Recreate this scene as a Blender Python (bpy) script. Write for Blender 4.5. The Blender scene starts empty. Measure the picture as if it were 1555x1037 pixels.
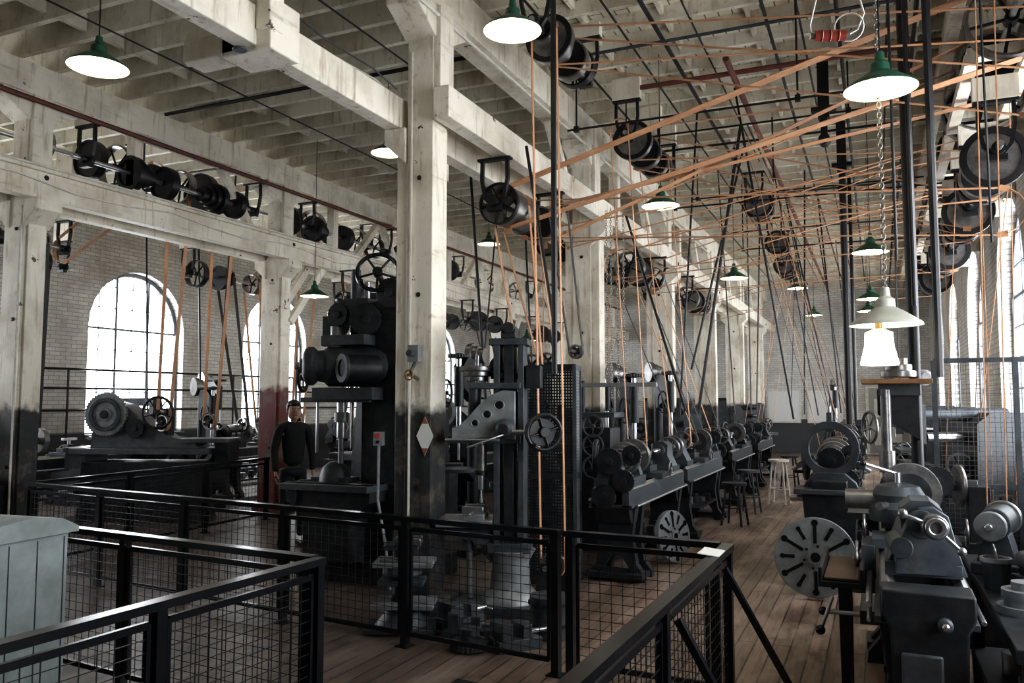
import bpy, math, random, bmesh
from mathutils import Vector, Matrix
random.seed(7)
sc=bpy.context.scene
V=lambda *a: Vector(a)
# ------------------------------------------------------------------ materials
def nodes(name):
    m=bpy.data.materials.new(name); m.use_nodes=True
    nt=m.node_tree; b=nt.nodes['Principled BSDF']; return m,nt,b
def L(nt,a,b): nt.links.new(a,b)
def M(name,c1,c2=None,rough=.5,metal=0,scale=6,bump=0.0,emit=None,es=0,r2=None,rust=None):
    m,nt,b=nodes(name)
    b.inputs['Roughness'].default_value=rough; b.inputs['Metallic'].default_value=metal
    b.inputs['Base Color'].default_value=(*c1,1)
    if c2 is not None:
        tc=nt.nodes.new('ShaderNodeTexCoord'); n=nt.nodes.new('ShaderNodeTexNoise')
        n.inputs['Scale'].default_value=scale; n.inputs['Detail'].default_value=5; n.inputs['Roughness'].default_value=.65
        L(nt,tc.outputs['Object'],n.inputs['Vector'])
        r=nt.nodes.new('ShaderNodeValToRGB'); r.color_ramp.elements[0].position=.35; r.color_ramp.elements[1].position=.68
        r.color_ramp.elements[0].color=(*c1,1); r.color_ramp.elements[1].color=(*c2,1)
        L(nt,n.outputs['Fac'],r.inputs['Fac']); col=r.outputs['Color']
        if rust: col=mix(nt,ramp(nt,noise(nt,tc.outputs['Object'],4.3,6,.7),.56,.72),col,rust)
        L(nt,col,b.inputs['Base Color'])
        if bump:
            bp=nt.nodes.new('ShaderNodeBump'); bp.inputs['Strength'].default_value=bump; bp.inputs['Distance'].default_value=.01
            L(nt,n.outputs['Fac'],bp.inputs['Height']); L(nt,bp.outputs['Normal'],b.inputs['Normal'])
        if r2 is not None:
            mr=nt.nodes.new('ShaderNodeMapRange'); mr.inputs['To Min'].default_value=rough; mr.inputs['To Max'].default_value=r2
            L(nt,n.outputs['Fac'],mr.inputs['Value']); L(nt,mr.outputs['Result'],b.inputs['Roughness'])
    if emit:
        b.inputs['Emission Color'].default_value=(*emit,1); b.inputs['Emission Strength'].default_value=es
    return m
def mix(nt,fac,a,b):
    n=nt.nodes.new('ShaderNodeMix'); n.data_type='RGBA'
    if hasattr(fac,'is_linked') : L(nt,fac,n.inputs[0])
    else: n.inputs[0].default_value=fac
    for i,x in ((6,a),(7,b)):
        if hasattr(x,'is_linked'): L(nt,x,n.inputs[i])
        else: n.inputs[i].default_value=(*x,1)
    return n.outputs[2]
def noise(nt,vec,scale,detail=5,rough=.6):
    n=nt.nodes.new('ShaderNodeTexNoise'); n.inputs['Scale'].default_value=scale; n.inputs['Detail'].default_value=detail; n.inputs['Roughness'].default_value=rough
    L(nt,vec,n.inputs['Vector']); return n.outputs['Fac']
def ramp(nt,f,p0,p1):
    r=nt.nodes.new('ShaderNodeMapRange'); r.inputs['From Min'].default_value=p0; r.inputs['From Max'].default_value=p1; r.clamp=True
    L(nt,f,r.inputs['Value']); return r.outputs['Result']
def mapv(nt,vec,scale=(1,1,1),rot=(0,0,0)):
    m=nt.nodes.new('ShaderNodeMapping'); m.inputs['Scale'].default_value=scale; m.inputs['Rotation'].default_value=rot
    L(nt,vec,m.inputs['Vector']); return m.outputs['Vector']
def painted_wood(name,low=None,lowz=1.72,base=(.84,.79,.69),dirty=(.52,.46,.36),peel=.67):
    m,nt,b=nodes(name); g=nt.nodes.new('ShaderNodeNewGeometry'); P=g.outputs['Position']
    col=mix(nt,ramp(nt,noise(nt,P,1.6,7),.45,.72),base,dirty)
    st=mapv(nt,P,(9,9,1.2)); col=mix(nt,ramp(nt,noise(nt,st,1.5),.55,.82),col,(.28,.20,.11))
    st=mapv(nt,P,(9,1.2,9)); col=mix(nt,ramp(nt,noise(nt,st,1.5),.60,.85),col,(.30,.24,.16))
    pe=noise(nt,P,5,8,.7); col=mix(nt,ramp(nt,pe,peel-.02,peel+.0),col,(.10,.06,.04))
    if low:
        sx=nt.nodes.new('ShaderNodeSeparateXYZ'); L(nt,P,sx.inputs[0])
        ad=nt.nodes.new('ShaderNodeMath'); ad.operation='MULTIPLY_ADD'; L(nt,noise(nt,P,7),ad.inputs[0]); ad.inputs[1].default_value=.25; L(nt,sx.outputs['Z'],ad.inputs[2])
        lo=mix(nt,ramp(nt,pe,.50,.65),low,(.13,.11,.085))
        col=mix(nt,ramp(nt,ad.outputs[0],lowz,lowz+.09),lo,col)
    L(nt,col,b.inputs['Base Color']); b.inputs['Roughness'].default_value=.55
    bp=nt.nodes.new('ShaderNodeBump'); bp.inputs['Strength'].default_value=.4; bp.inputs['Distance'].default_value=.012
    L(nt,noise(nt,mapv(nt,P,(14,14,2)),2),bp.inputs['Height']); L(nt,bp.outputs['Normal'],b.inputs['Normal'])
    return m
post_m=painted_wood('post_paint',low=(.026,.028,.031))
post_red=painted_wood('post_paint_red',low=(.15,.025,.022),lowz=2.0)
beam_m=painted_wood('beam_paint')
joist_m=painted_wood('joist_paint',base=(.78,.74,.64),dirty=(.46,.40,.30),peel=.72)
def ceil_mat():
    m,nt,b=nodes('ceiling_boards'); g=nt.nodes.new('ShaderNodeNewGeometry'); P=g.outputs['Position']
    col=mix(nt,ramp(nt,noise(nt,P,.8),.45,.75),(.86,.82,.68),(.56,.49,.34))
    col=mix(nt,ramp(nt,noise(nt,P,2.5,8),.59,.72),col,(.42,.28,.12))
    w=nt.nodes.new('ShaderNodeTexBrick'); L(nt,mapv(nt,P,(1,1,1),(0,0,math.pi/2)),w.inputs['Vector'])
    w.inputs['Color1'].default_value=(1,1,1,1); w.inputs['Color2'].default_value=(.82,.82,.82,1); w.inputs['Mortar'].default_value=(.25,.22,.2,1)
    w.inputs['Scale'].default_value=1; w.inputs['Brick Width'].default_value=4; w.inputs['Row Height'].default_value=.14; w.inputs['Mortar Size'].default_value=.008
    mm=nt.nodes.new('ShaderNodeMix'); mm.data_type='RGBA'; mm.blend_type='MULTIPLY'; mm.inputs[0].default_value=1
    L(nt,col,mm.inputs[6]); L(nt,w.outputs['Color'],mm.inputs[7]); L(nt,mm.outputs[2],b.inputs['Base Color']); b.inputs['Roughness'].default_value=.8
    return m
ceil_m=ceil_mat()
def floor_mat():
    m,nt,b=nodes('worn_floor_boards'); g=nt.nodes.new('ShaderNodeNewGeometry'); P=g.outputs['Position']
    w=nt.nodes.new('ShaderNodeTexBrick'); L(nt,mapv(nt,P,(1,1,1),(0,0,math.pi/2)),w.inputs['Vector'])
    w.inputs['Color1'].default_value=(.34,.24,.185,1); w.inputs['Color2'].default_value=(.20,.14,.105,1); w.inputs['Mortar'].default_value=(.012,.009,.008,1)
    w.inputs['Scale'].default_value=1; w.inputs['Brick Width'].default_value=2.6; w.inputs['Row Height'].default_value=.12; w.inputs['Mortar Size'].default_value=.006; w.offset=.37
    gr=noise(nt,mapv(nt,P,(18,1.2,1)),2,6); c=mix(nt,ramp(nt,gr,.45,.78),w.outputs['Color'],(.10,.065,.048))
    c=mix(nt,ramp(nt,noise(nt,mapv(nt,P,(3,.6,1)),1.6,6),.48,.70),c,(.50,.39,.32))
    c=mix(nt,ramp(nt,noise(nt,P,3.1,6),.58,.72),c,(.05,.038,.03))
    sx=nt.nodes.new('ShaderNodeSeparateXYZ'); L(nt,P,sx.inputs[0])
    c=mix(nt,ramp(nt,sx.outputs['X'],-2.9,-1.8),mix(nt,.62,c,(.02,.02,.022)),c)  # boards left of the aisle darkened: falloff of window light painted into the colour
    L(nt,c,b.inputs['Base Color'])
    mr=nt.nodes.new('ShaderNodeMapRange'); mr.inputs['To Min'].default_value=.24; mr.inputs['To Max'].default_value=.55
    L(nt,noise(nt,P,2,5),mr.inputs['Value']); L(nt,mr.outputs['Result'],b.inputs['Roughness'])
    bp=nt.nodes.new('ShaderNodeBump'); bp.inputs['Strength'].default_value=.6; bp.inputs['Distance'].default_value=.008
    L(nt,w.outputs['Fac'],bp.inputs['Height']); bp.invert=True; L(nt,bp.outputs['Normal'],b.inputs['Normal'])
    return m
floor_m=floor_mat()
def brick_mat(name,axis):
    m,nt,b=nodes(name); g=nt.nodes.new('ShaderNodeNewGeometry'); P=g.outputs['Position']
    s=nt.nodes.new('ShaderNodeSeparateXYZ'); c0=nt.nodes.new('ShaderNodeCombineXYZ'); L(nt,P,s.inputs[0]); L(nt,s.outputs[axis],c0.inputs[0]); L(nt,s.outputs['Z'],c0.inputs[1])
    w=nt.nodes.new('ShaderNodeTexBrick'); L(nt,c0.outputs[0],w.inputs['Vector'])
    w.inputs['Color1'].default_value=(.74,.72,.68,1); w.inputs['Color2'].default_value=(.60,.58,.55,1); w.inputs['Mortar'].default_value=(.34,.33,.31,1)
    w.inputs['Scale'].default_value=1; w.inputs['Brick Width'].default_value=.22; w.inputs['Row Height'].default_value=.075; w.inputs['Mortar Size'].default_value=.006
    c=mix(nt,ramp(nt,noise(nt,P,1.4,6),.48,.75),w.outputs['Color'],(.38,.33,.28))
    c=mix(nt,ramp(nt,s.outputs['Z'],1.1,1.15),(.06,.065,.07),c)
    L(nt,c,b.inputs['Base Color']); b.inputs['Roughness'].default_value=.7
    bp=nt.nodes.new('ShaderNodeBump'); bp.inputs['Strength'].default_value=.5; bp.inputs['Distance'].default_value=.01; bp.invert=True
    L(nt,w.outputs['Fac'],bp.inputs['Height']); L(nt,bp.outputs['Normal'],b.inputs['Normal'])
    return m
bx=brick_mat('painted_brick_side','Y'); by=brick_mat('painted_brick_end','X')
RU=(.055,.036,.026)
iron=M('dark_cast_iron',(.012,.014,.017),(.034,.039,.046),.32,.3,9,.15,r2=.6,rust=RU)
iron2=M('grey_machine_paint',(.040,.049,.058),(.085,.098,.112),.34,.25,7,.12,r2=.6,rust=(.055,.045,.035))
iron3=M('light_grey_casting',(.20,.215,.225),(.34,.36,.375),.4,.35,8,.1,rust=(.13,.105,.085))
black=M('black_enamel',(.005,.006,.008),(.010,.011,.014),.23,0,4)
blackm=M('black_iron',(.008,.008,.010),(.018,.018,.021),.42,.2,8,.1)
steel=M('polished_steel',(.42,.43,.45),(.58,.58,.6),.28,.9,10)
oldsteel=M('worn_steel',(.17,.17,.18),(.34,.33,.32),.34,.8,12,.1,rust=(.12,.08,.06))
leather=M('leather_belt',(.44,.22,.12),(.62,.35,.19),.5,0,5)
rubber=M('rubber_belt',(.02,.02,.022),(.04,.04,.042),.6,0,5)
redpipe=M('red_lead_pipe',(.10,.03,.022),(.17,.05,.04),.5,0,6)
whitep=M('white_paint',(.78,.76,.7),(.56,.53,.47),.5,0,8)
green=M('green_enamel',(.012,.06,.035),(.02,.085,.05),.3,0,6)
refl=M('lamp_reflector_white',(.85,.82,.7),None,.5,emit=(1,.93,.64),es=1.5)
bulb=M('lamp_bulb_glow',(1,1,1),None,.4,emit=(1,.86,.58),es=34)
globe=M('frosted_globe_glow',(1,1,1),None,.4,emit=(1,.93,.8),es=3)
greyshade=M('grey_enamel_shade',(.38,.38,.33),(.3,.3,.27),.4,0,5)
woodm=M('oiled_wood',(.26,.12,.05),(.38,.20,.09),.5,0,7,.1)
traywood=M('dark_tray_wood',(.06,.035,.022),(.12,.07,.045),.5,0,7,.1)
redw=M('red_handle_wood',(.25,.03,.02),(.33,.06,.04),.35,0,9)
matm=M('rubber_floor_mat',(.008,.009,.012),(.014,.016,.020),.8,0,30,.2)
cabm=M('blue_grey_cabinet_paint',(.27,.31,.31),(.17,.195,.19),.55,0,5,.1)
brass=M('aged_brass',(.35,.22,.08),(.2,.13,.06),.4,.8,8)
chainm=M('chain_steel',(.16,.15,.14),(.3,.28,.24),.4,.8,20)
paper=M('white_paper',(.75,.75,.73),None,.7)
redp=M('red_plastic',(.5,.03,.02),None,.4)
skin=M('skin',(.42,.24,.17),(.48,.29,.21),.5,0,6)
hair=M('black_hair',(.008,.007,.006),(.015,.012,.01),.5,0,30,.3)
cloth=M('dark_jacket_cloth',(.007,.008,.010),(.012,.013,.016),.85,0,25,.2)
jeans=M('dark_jeans',(.010,.013,.022),(.016,.02,.032),.85,0,25,.2)
eyew=M('eye_white',(.7,.7,.7),None,.3)
framem=M('window_frame_paint',(.14,.15,.17),(.2,.22,.24),.5)
brownbox=M('brown_tin_box',(.14,.10,.09),(.2,.14,.12),.5)
rustm=M('placard_rust',(.35,.12,.06),(.25,.08,.04),.6)
# ------------------------------------------------------------------ mesh builder
def frame(ax):
    ax=Vector(ax).normalized(); t=V(0,0,1) if abs(ax.z)<.9 else V(1,0,0)
    a=ax.cross(t).normalized(); b=ax.cross(a).normalized(); return ax,a,b
class B:
    def __init__(s): s.v=[];s.f=[];s.mi=[];s.mats=[]
    def add(s,vs,fs,m):
        if m not in s.mats: s.mats.append(m)
        k=s.mats.index(m); o=len(s.v); s.v+= [tuple(x) for x in vs]
        for f in fs: s.f.append(tuple(i+o for i in f)); s.mi.append(k)
    def hexa(s,p,m): s.add(p,[(0,3,2,1),(4,5,6,7),(0,1,5,4),(1,2,6,5),(2,3,7,6),(3,0,4,7)],m)
    def box(s,c,d,m,R=None):
        c=Vector(c); h=[x/2 for x in d]
        p=[V(x*h[0],y*h[1],z*h[2]) for z in(-1,1) for x,y in((-1,-1),(1,-1),(1,1),(-1,1))]
        if R is not None: p=[R@q for q in p]
        s.hexa([c+q for q in p],m)
    def beam(s,p1,p2,w,h,m,up=(0,0,1)):
        p1=Vector(p1);p2=Vector(p2); a=(p2-p1).normalized(); u=Vector(up)
        if abs(a.dot(u))>.98: u=V(0,1,0)
        r=a.cross(u).normalized(); u=r.cross(a).normalized()
        s.hexa([p+r*i*w/2+u*j*h/2 for p in(p1,p2) for i,j in((-1,-1),(1,-1),(1,1),(-1,1))],m)
    def rev(s,prof,c,ax,m,n=20,closed=False):
        c=Vector(c); ax,a,b=frame(ax); vs=[];rings=[]
        for r,h in prof:
            if r<1e-6: rings.append([len(vs)]); vs.append(c+ax*h)
            else:
                rings.append(list(range(len(vs),len(vs)+n)))
                for i in range(n):
                    t=2*math.pi*i/n; vs.append(c+ax*h+(a*math.cos(t)+b*math.sin(t))*r)
        fs=[]; R=list(zip(rings,rings[1:]))
        if closed: R.append((rings[-1],rings[0]))
        for p,q in R:
            for i in range(n):
                j=(i+1)%n
                if len(p)==1 and len(q)==1: continue
                if len(p)==1: fs.append((p[0],q[j],q[i]))
                elif len(q)==1: fs.append((p[i],p[j],q[0]))
                else: fs.append((p[i],p[j],q[j],q[i]))
        s.add(vs,fs,m)
    def cyl(s,p1,p2,r,m,r2=None,n=16):
        p1=Vector(p1);p2=Vector(p2); l=(p2-p1).length
        if r2 is None:r2=r
        s.rev([(0,0),(r,0),(r2,l),(0,l)],p1,p2-p1,m,n)
    def sph(s,c,r,m,n=14,sc_=(1,1,1)):
        k=8; o=len(s.v); s.rev([(r*math.sin(math.pi*i/k),-r*math.cos(math.pi*i/k)) for i in range(k+1)],(0,0,0),(0,0,1),m,n)
        for i in range(o,len(s.v)):
            x=s.v[i]; s.v[i]=(c[0]+x[0]*sc_[0],c[1]+x[1]*sc_[1],c[2]+x[2]*sc_[2])
    def tor(s,c,ax,R,r,m,n=24,k=8):
        s.rev([(R+r*math.cos(2*math.pi*i/k),r*math.sin(2*math.pi*i/k)) for i in range(k)],c,ax,m,n,closed=True)
    def ring(s,c,ax,Ro,Ri,w,m,n=28): s.rev([(Ro,-w/2),(Ro,w/2),(Ri,w/2),(Ri,-w/2)],c,ax,m,n,closed=True)
    def tube(s,pts,r,m,n=6):
        pts=[Vector(p) for p in pts]
        for a,b in zip(pts,pts[1:]): s.cyl(a,b,r,m,n=n)
        for p in pts[1:-1]: s.sph(p,r*1.02,m,n=n)
    def prism(s,poly,plane,h0,h1,m):
        f={'XZ':lambda p,h:(p[0],h,p[1]),'YZ':lambda p,h:(h,p[0],p[1]),'XY':lambda p,h:(p[0],p[1],h)}[plane]
        n=len(poly); vs=[f(p,h0) for p in poly]+[f(p,h1) for p in poly]
        s.add(vs,[tuple(range(n))[::-1],tuple(range(n,2*n))]+[(i,(i+1)%n,(i+1)%n+n,i+n) for i in range(n)],m)
    def wheel(s,c,ax,R,r,m,sp=5,hub=None,handle=True,rm=None):
        c=Vector(c); A,a,b=frame(ax); s.tor(c,ax,R,r,rm or m); hub=hub or r*2
        s.cyl(c-A*r*1.6,c+A*r*1.6,hub,m,n=12)
        for i in range(sp):
            t=2*math.pi*i/sp+.3; s.cyl(c,c+(a*math.cos(t)+b*math.sin(t))*R,r*.6,m,n=6)
        if handle: s.cyl(c+(a*.7+b*.7)*R,c+(a*.7+b*.7)*R+A*(r*5),r*.8,m,n=8)
    def pulley(s,c,ax,R,w,m,rm=None,sp=5):
        c=Vector(c);A,a,b=frame(ax); s.rev([(R,-w/2),(R*1.015,0),(R,w/2),(R-.018,w/2),(R-.018,-w/2)],c,ax,rm or m,30,closed=True)
        s.cyl(c-A*w*.5,c+A*w*.5,max(.035,R*.16),m,n=12)
        if sp==0: s.cyl(c-A*w*.3,c+A*w*.3,R-.01,m,n=30)
        for i in range(sp):
            t=2*math.pi*i/sp+.5; s.cyl(c,c+(a*math.cos(t)+b*math.sin(t))*(R-.012),.014,m,n=6)
    def cone(s,c,ax,rs,w,m):
        A=Vector(ax).normalized(); pr=[(0,0)]; h=0
        for r in rs: pr+=[(r,h),(r*1.02,h+w/2),(r,h+w)]; h+=w
        pr.append((0,h)); s.rev(pr,Vector(c)-A*h/2,ax,m,28)
    def gear(s,c,ax,R,w,m,t=28):
        c=Vector(c);A,a,b=frame(ax); n=t*2; vs=[]
        for h in(-w/2,w/2):
            for i in range(n):
                th=2*math.pi*i/n; r=R if i%2 else R*.93
                vs.append(c+A*h+(a*math.cos(th)+b*math.sin(th))*r)
        s.add(vs,[tuple(range(n))[::-1],tuple(range(n,2*n))]+[(i,(i+1)%n,(i+1)%n+n,i+n) for i in range(n)],m)
        s.cyl(c-A*w*.8,c+A*w*.8,R*.3,m,n=14)
    def obj(s,name,loc=(0,0,0),rz=0,bev=0,ang=35,parent=None,sz=1):
        me=bpy.data.meshes.new(name); me.from_pydata(s.v,[],s.f)
        for m in s.mats: me.materials.append(m)
        me.polygons.foreach_set('material_index',s.mi)
        bm=bmesh.new(); bm.from_mesh(me); bmesh.ops.recalc_face_normals(bm,faces=bm.faces); bm.to_mesh(me); bm.free()
        me.polygons.foreach_set('use_smooth',[True]*len(me.polygons)); me.set_sharp_from_angle(angle=math.radians(ang)); me.update()
        o=bpy.data.objects.new(name,me); o.location=loc; o.rotation_euler=(0,0,rz); o.scale=(1,1,sz); sc.collection.objects.link(o)
        if bev:
            md=o.modifiers.new('bevel','BEVEL'); md.width=bev; md.segments=2; md.limit_method='ANGLE'; md.angle_limit=math.radians(50); md.use_clamp_overlap=True
        if parent: o.parent=parent
        return o
# ------------------------------------------------------------------ room shell
XL,XR,Y0,Y1,H=-13.7,1.6,-4.5,29.3,5.75
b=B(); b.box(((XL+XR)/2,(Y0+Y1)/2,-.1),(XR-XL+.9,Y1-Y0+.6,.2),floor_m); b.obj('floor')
b=B(); b.box(((XL+XR)/2,(Y0+Y1)/2,H+.1),(XR-XL+.9,Y1-Y0+.6,.2),ceil_m); b.obj('ceiling')
WY=[3.8,8.0,12.2,16.4,20.6,24.8]; HW=1.18; SILL=1.05; SPR=3.15
def side_wall(name,x,sgn):
    b=B(); t=.45; x0,x1=sorted((x,x+sgn*t))
    def seg(ya,yb,za0,zb0,za1,zb1):
        b.hexa([(x0,ya,za0),(x1,ya,za0),(x1,yb,zb0),(x0,yb,zb0),(x0,ya,za1),(x1,ya,za1),(x1,yb,zb1),(x0,yb,zb1)],bx)
    y=Y0
    for w in WY:
        seg(y,w-HW,0,0,H,H); seg(w-HW,w+HW,0,0,SILL,SILL)
        n=14
        for i in range(n):
            a0=math.pi*(1-i/n);a1=math.pi*(1-(i+1)/n)
            seg(w+HW*math.cos(a0),w+HW*math.cos(a1),SPR+HW*math.sin(a0),SPR+HW*math.sin(a1),H,H)
        y=w+HW
    seg(y,Y1,0,0,H,H); b.obj(name,ang=20)
side_wall('wall_left',XL,-1); side_wall('wall_right',XR,1)
b=B(); b.box(((XL+XR)/2,Y1+.15,H/2),(XR-XL+.9,.3,H),by); b.obj('wall_back')
b=B(); b.box(((XL+XR)/2,Y0-.15,H/2),(XR-XL+.9,.3,H),by); b.obj('wall_front')
k=0
for x,sg in((XL,-1),(XR,1)):
    for w in WY:
        k+=1; b=B(); xf=x+sg*.22
        b.box((xf,w,SILL+.03),(.12,HW*2,.06),framem); b.box((x+sg*.05,w,SILL+.015),(.3,HW*2,.03),framem)
        for sy in(-1,1): b.box((xf,w+sy*(HW-.03),(SILL+SPR)/2),(.1,.06,SPR-SILL),framem)
        n=14
        for i in range(n):
            a0=math.pi*i/n;a1=math.pi*(i+1)/n; r=HW-.03
            b.beam((xf,w+r*math.cos(a0),SPR+r*math.sin(a0)),(xf,w+r*math.cos(a1),SPR+r*math.sin(a1)),.1,.06,framem,up=(1,0,0))
        for i in range(1,6):
            yy=w-HW+i*HW/3; top=SPR+math.sqrt(max(0,HW**2-(yy-w)**2)); ww=.05 if i in(2,4) else .014
            b.box((xf,yy,(SILL+top)/2),(.05,ww,top-SILL),framem)
        z=SILL
        while z<SPR+HW-.2:
            z+=.42; hw=HW if z<SPR else math.sqrt(max(0.01,HW**2-(z-SPR)**2)); b.box((xf,w,z),(.045,hw*2,.04 if abs(z-3.15)<.22 else .014),framem)
        b.obj('window_%d'%k)
        ld=bpy.data.lights.new('sky_portal','AREA'); ld.shape='RECTANGLE'; ld.size=2*HW; ld.size_y=SPR+HW-SILL; ld.cycles.is_portal=True
        lo=bpy.data.objects.new('window_sky_portal',ld); sc.collection.objects.link(lo)
        lo.location=(x+sg*.46,w,(SPR+HW+SILL)/2); lo.rotation_euler=(math.pi/2,0,math.pi/2 if sg>0 else -math.pi/2)
b=B(); b.box((0.3,Y1-.03,1.1),(1.3,.06,2.2),whitep); b.box((0.3,Y1-.08,1.1),(1.1,.04,2.1),greyshade)
for z in(.6,1.5): b.box((.3,Y1-.11,z),(.8,.02,.6),whitep)
b.obj('door_1',bev=.005)
b=B()
for x in(-2.9,-1.6): b.box((x,Y1-.03,1.55),(1.1,.04,1.1),whitep); b.box((x,Y1-.055,1.55),(1.0,.02,1.0),paper)
b.obj('white_notice_board',bev=.004)
b=B(); y=Y0+.2
while y<Y1:
    b.box(((XL-3.5)/2,y,5.6),(-3.5-XL,.065,.29),joist_m); b.box(((XR-3.5)/2,y,5.675),(XR+3.5,.055,.145),joist_m); y+=.46
b.obj('ceiling_joists')
b=B()
for x in(-12.4,-11.1,-7.4,-5.6,-2.7,-1.9,-1.1,-.3,.5):
    y=Y0+.43; dz=.18 if x<-3.5 else .08
    while y<Y1-.5: 
        b.box((x,y,5.62 if x<-3.5 else 5.7),(.04,.39,dz),joist_m); y+=.46
b.obj('joist_bridging')
ROWX=(-3.5,-8.6); PY=[1.9,6.1,10.3,14.5,18.7,22.9,27.1]
for X in ROWX:
    b=B(); b.box((X,(Y0+Y1)/2,5.28),(.3,Y1-Y0-.02,.35),beam_m); b.obj('ceiling_beam',bev=.01)
for X in(.8,1.32):
    b=B(); b.box((X,(Y0+Y1)/2,5.48),(.13,Y1-Y0-.02,.2),beam_m); b.obj('ceiling_beam',bev=.01)
b=B(); b.box((-3.76,(Y0+Y1)/2,4.19),(.15,Y1-Y0-.02,.27),beam_m); b.obj('line_shaft_stringer',bev=.008)
b=B(); b.box((-3.24,(5.85+Y1)/2,4.19),(.15,Y1-5.87,.27),beam_m); b.obj('line_shaft_stringer',bev=.008)
b=B(); b.box((-8.86,(Y0+Y1)/2,4.06),(.15,Y1-Y0-.02,.3),beam_m);b.box((-8.34,(Y0+Y1)/2,4.06),(.15,Y1-Y0-.02,.3),beam_m)
b.box((-8.6,(Y0+Y1)/2,4.225),(.76,Y1-Y0-.02,.04),beam_m)
b.obj('line_shaft_stringer',bev=.008)
def post(x,y,m,left):
    b=B(); b.box((0,0,2.55),(.25,.26,5.1),m); zt=3.92 if left else 4.04
    for s in(-1,1):
        if s>0 and y<7 and x>-5: continue
        ww=.11 if (s<0 or not left) else .04
        b.box((s*(.125+ww/2),0,zt/2),(ww,.22,zt),m); b.prism([(s*.13,zt-.3),(s*.34,zt-.12),(s*.34,zt+.01),(s*.13,zt+.01)],'XZ',-.16,.16,m)
        b.cyl((s*.335,-.05,4.15),(s*.35,-.05,4.15),.03,blackm,n=8); 
    b.prism([(-.13,4.82),(-.45,5.0),(-.45,5.1),(.45,5.1),(.45,5.0),(.13,4.82)],'YZ',-.15,.15,m)
    b.box((.14,0,4.6),(.1,.24,.98),m)
    for z in(1.0,2.6,3.6): b.cyl((.0,-.13,z),(.0,-.145,z),.022,blackm,n=8)
    b.box((0,0,.06),(.52,.4,.12),m)
    if left and y>7: b.beam((-.19,.1,2.95),(-.19,.95,3.95),.1,.12,m); b.beam((.16,.1,2.95),(.16,.95,3.95),.08,.12,m)
    if left or y>6:
        if y>8 or left: b.box((0,1.4,4.7),(.14,.14,.8),m)
        b.beam((0,2.9,5.08),(0,3.6,4.25),.1,.12,m,up=(1,0,0))
        if left and y>7: b.beam((0,2.0,4.25),(0,2.85,5.1),.1,.12,m,up=(1,0,0))
    b.obj('timber_post',(x,y,0),bev=.012)
for y in PY:
    post(-3.5,y,post_m,False); post(-8.6,y,post_red if abs(y-10.3)<.1 else post_m,True)
# ------------------------------------------------------------------ fences
def fence(pts,h=.9,gap=1.25):
    b=B()
    for (x0,y0),(x1,y1) in zip(pts,pts[1:]):
        p0=V(x0,y0,0);p1=V(x1,y1,0); l=(p1-p0).length; d=(p1-p0)/l; n=max(1,round(l/gap)); R=Matrix.Rotation(math.atan2(d.y,d.x),3,'Z')
        b.box((p0+p1)/2+V(0,0,h-.02),(l+.06,.065,.035),black,R)
        for i in range(n+1):
            q=p0+d*l*i/n; b.box(q+V(0,0,h/2-.02),(.05,.05,h-.04),black,R); b.box(q+V(0,0,.005),(.1,.1,.01),black,R)
        for i in range(n):
            q0=p0+d*(l*i/n+.05);q1=p0+d*(l*(i+1)/n-.05); ll=(q1-q0).length; c=(q0+q1)/2
            for z in(.09,h-.09): b.box(c+V(0,0,z),(ll,.02,.03),black,R)
            for q in(q0,q1): b.box(q+V(0,0,h/2),(.02,.02,h-.17),black,R)
            k=max(2,int(ll/.068))
            for j in range(1,k): b.box(q0+d*ll*j/k+V(0,0,h/2),(.0036,.0036,h-.18),blackm,R)
            k=int((h-.18)/.052)
            for j in range(1,k): b.box(c+V(0,0,.09+(h-.18)*j/k),(ll,.0036,.0036),blackm,R)
    return b
fence([(-2.66,1.5),(-2.60,3.46)],h=.92).obj('wire_mesh_railing')
fence([(-2.68,3.50),(-5.6,3.78),(-9.5,4.15)],h=.92).obj('wire_mesh_railing')
fence([(-1.88,4.93),(-7.8,5.66)]).obj('wire_mesh_railing')
fence([(-7.85,5.74),(-8.15,9.6)]).obj('wire_mesh_railing')
fence([(-1.78,4.92),(-.88,4.87)]).obj('wire_mesh_railing')
b=fence([(-.80,4.82),(-.84,1.9)])
for y0 in(4.72,3.55):
    b.beam((-.8,y0,.78),(-.38,y0,.03),.045,.03,black); b.box((-.36,y0,.012),(.12,.1,.024),black)
b.obj('wire_mesh_railing')
b=B(); b.box((0,0,.004),(.11,.2,.004),paper,Matrix.Rotation(.1,3,'Y')); b.obj('paper_label',(-.83,4.5,.9))
b=B(); b.prism([(-9.5,-4.3),(-.95,-4.3),(-.95,4.45),(-2.4,4.6),(-2.4,3.3),(-9.5,4.0)],'XY',0.001,.012,matm); b.obj('floor_mat')
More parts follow.
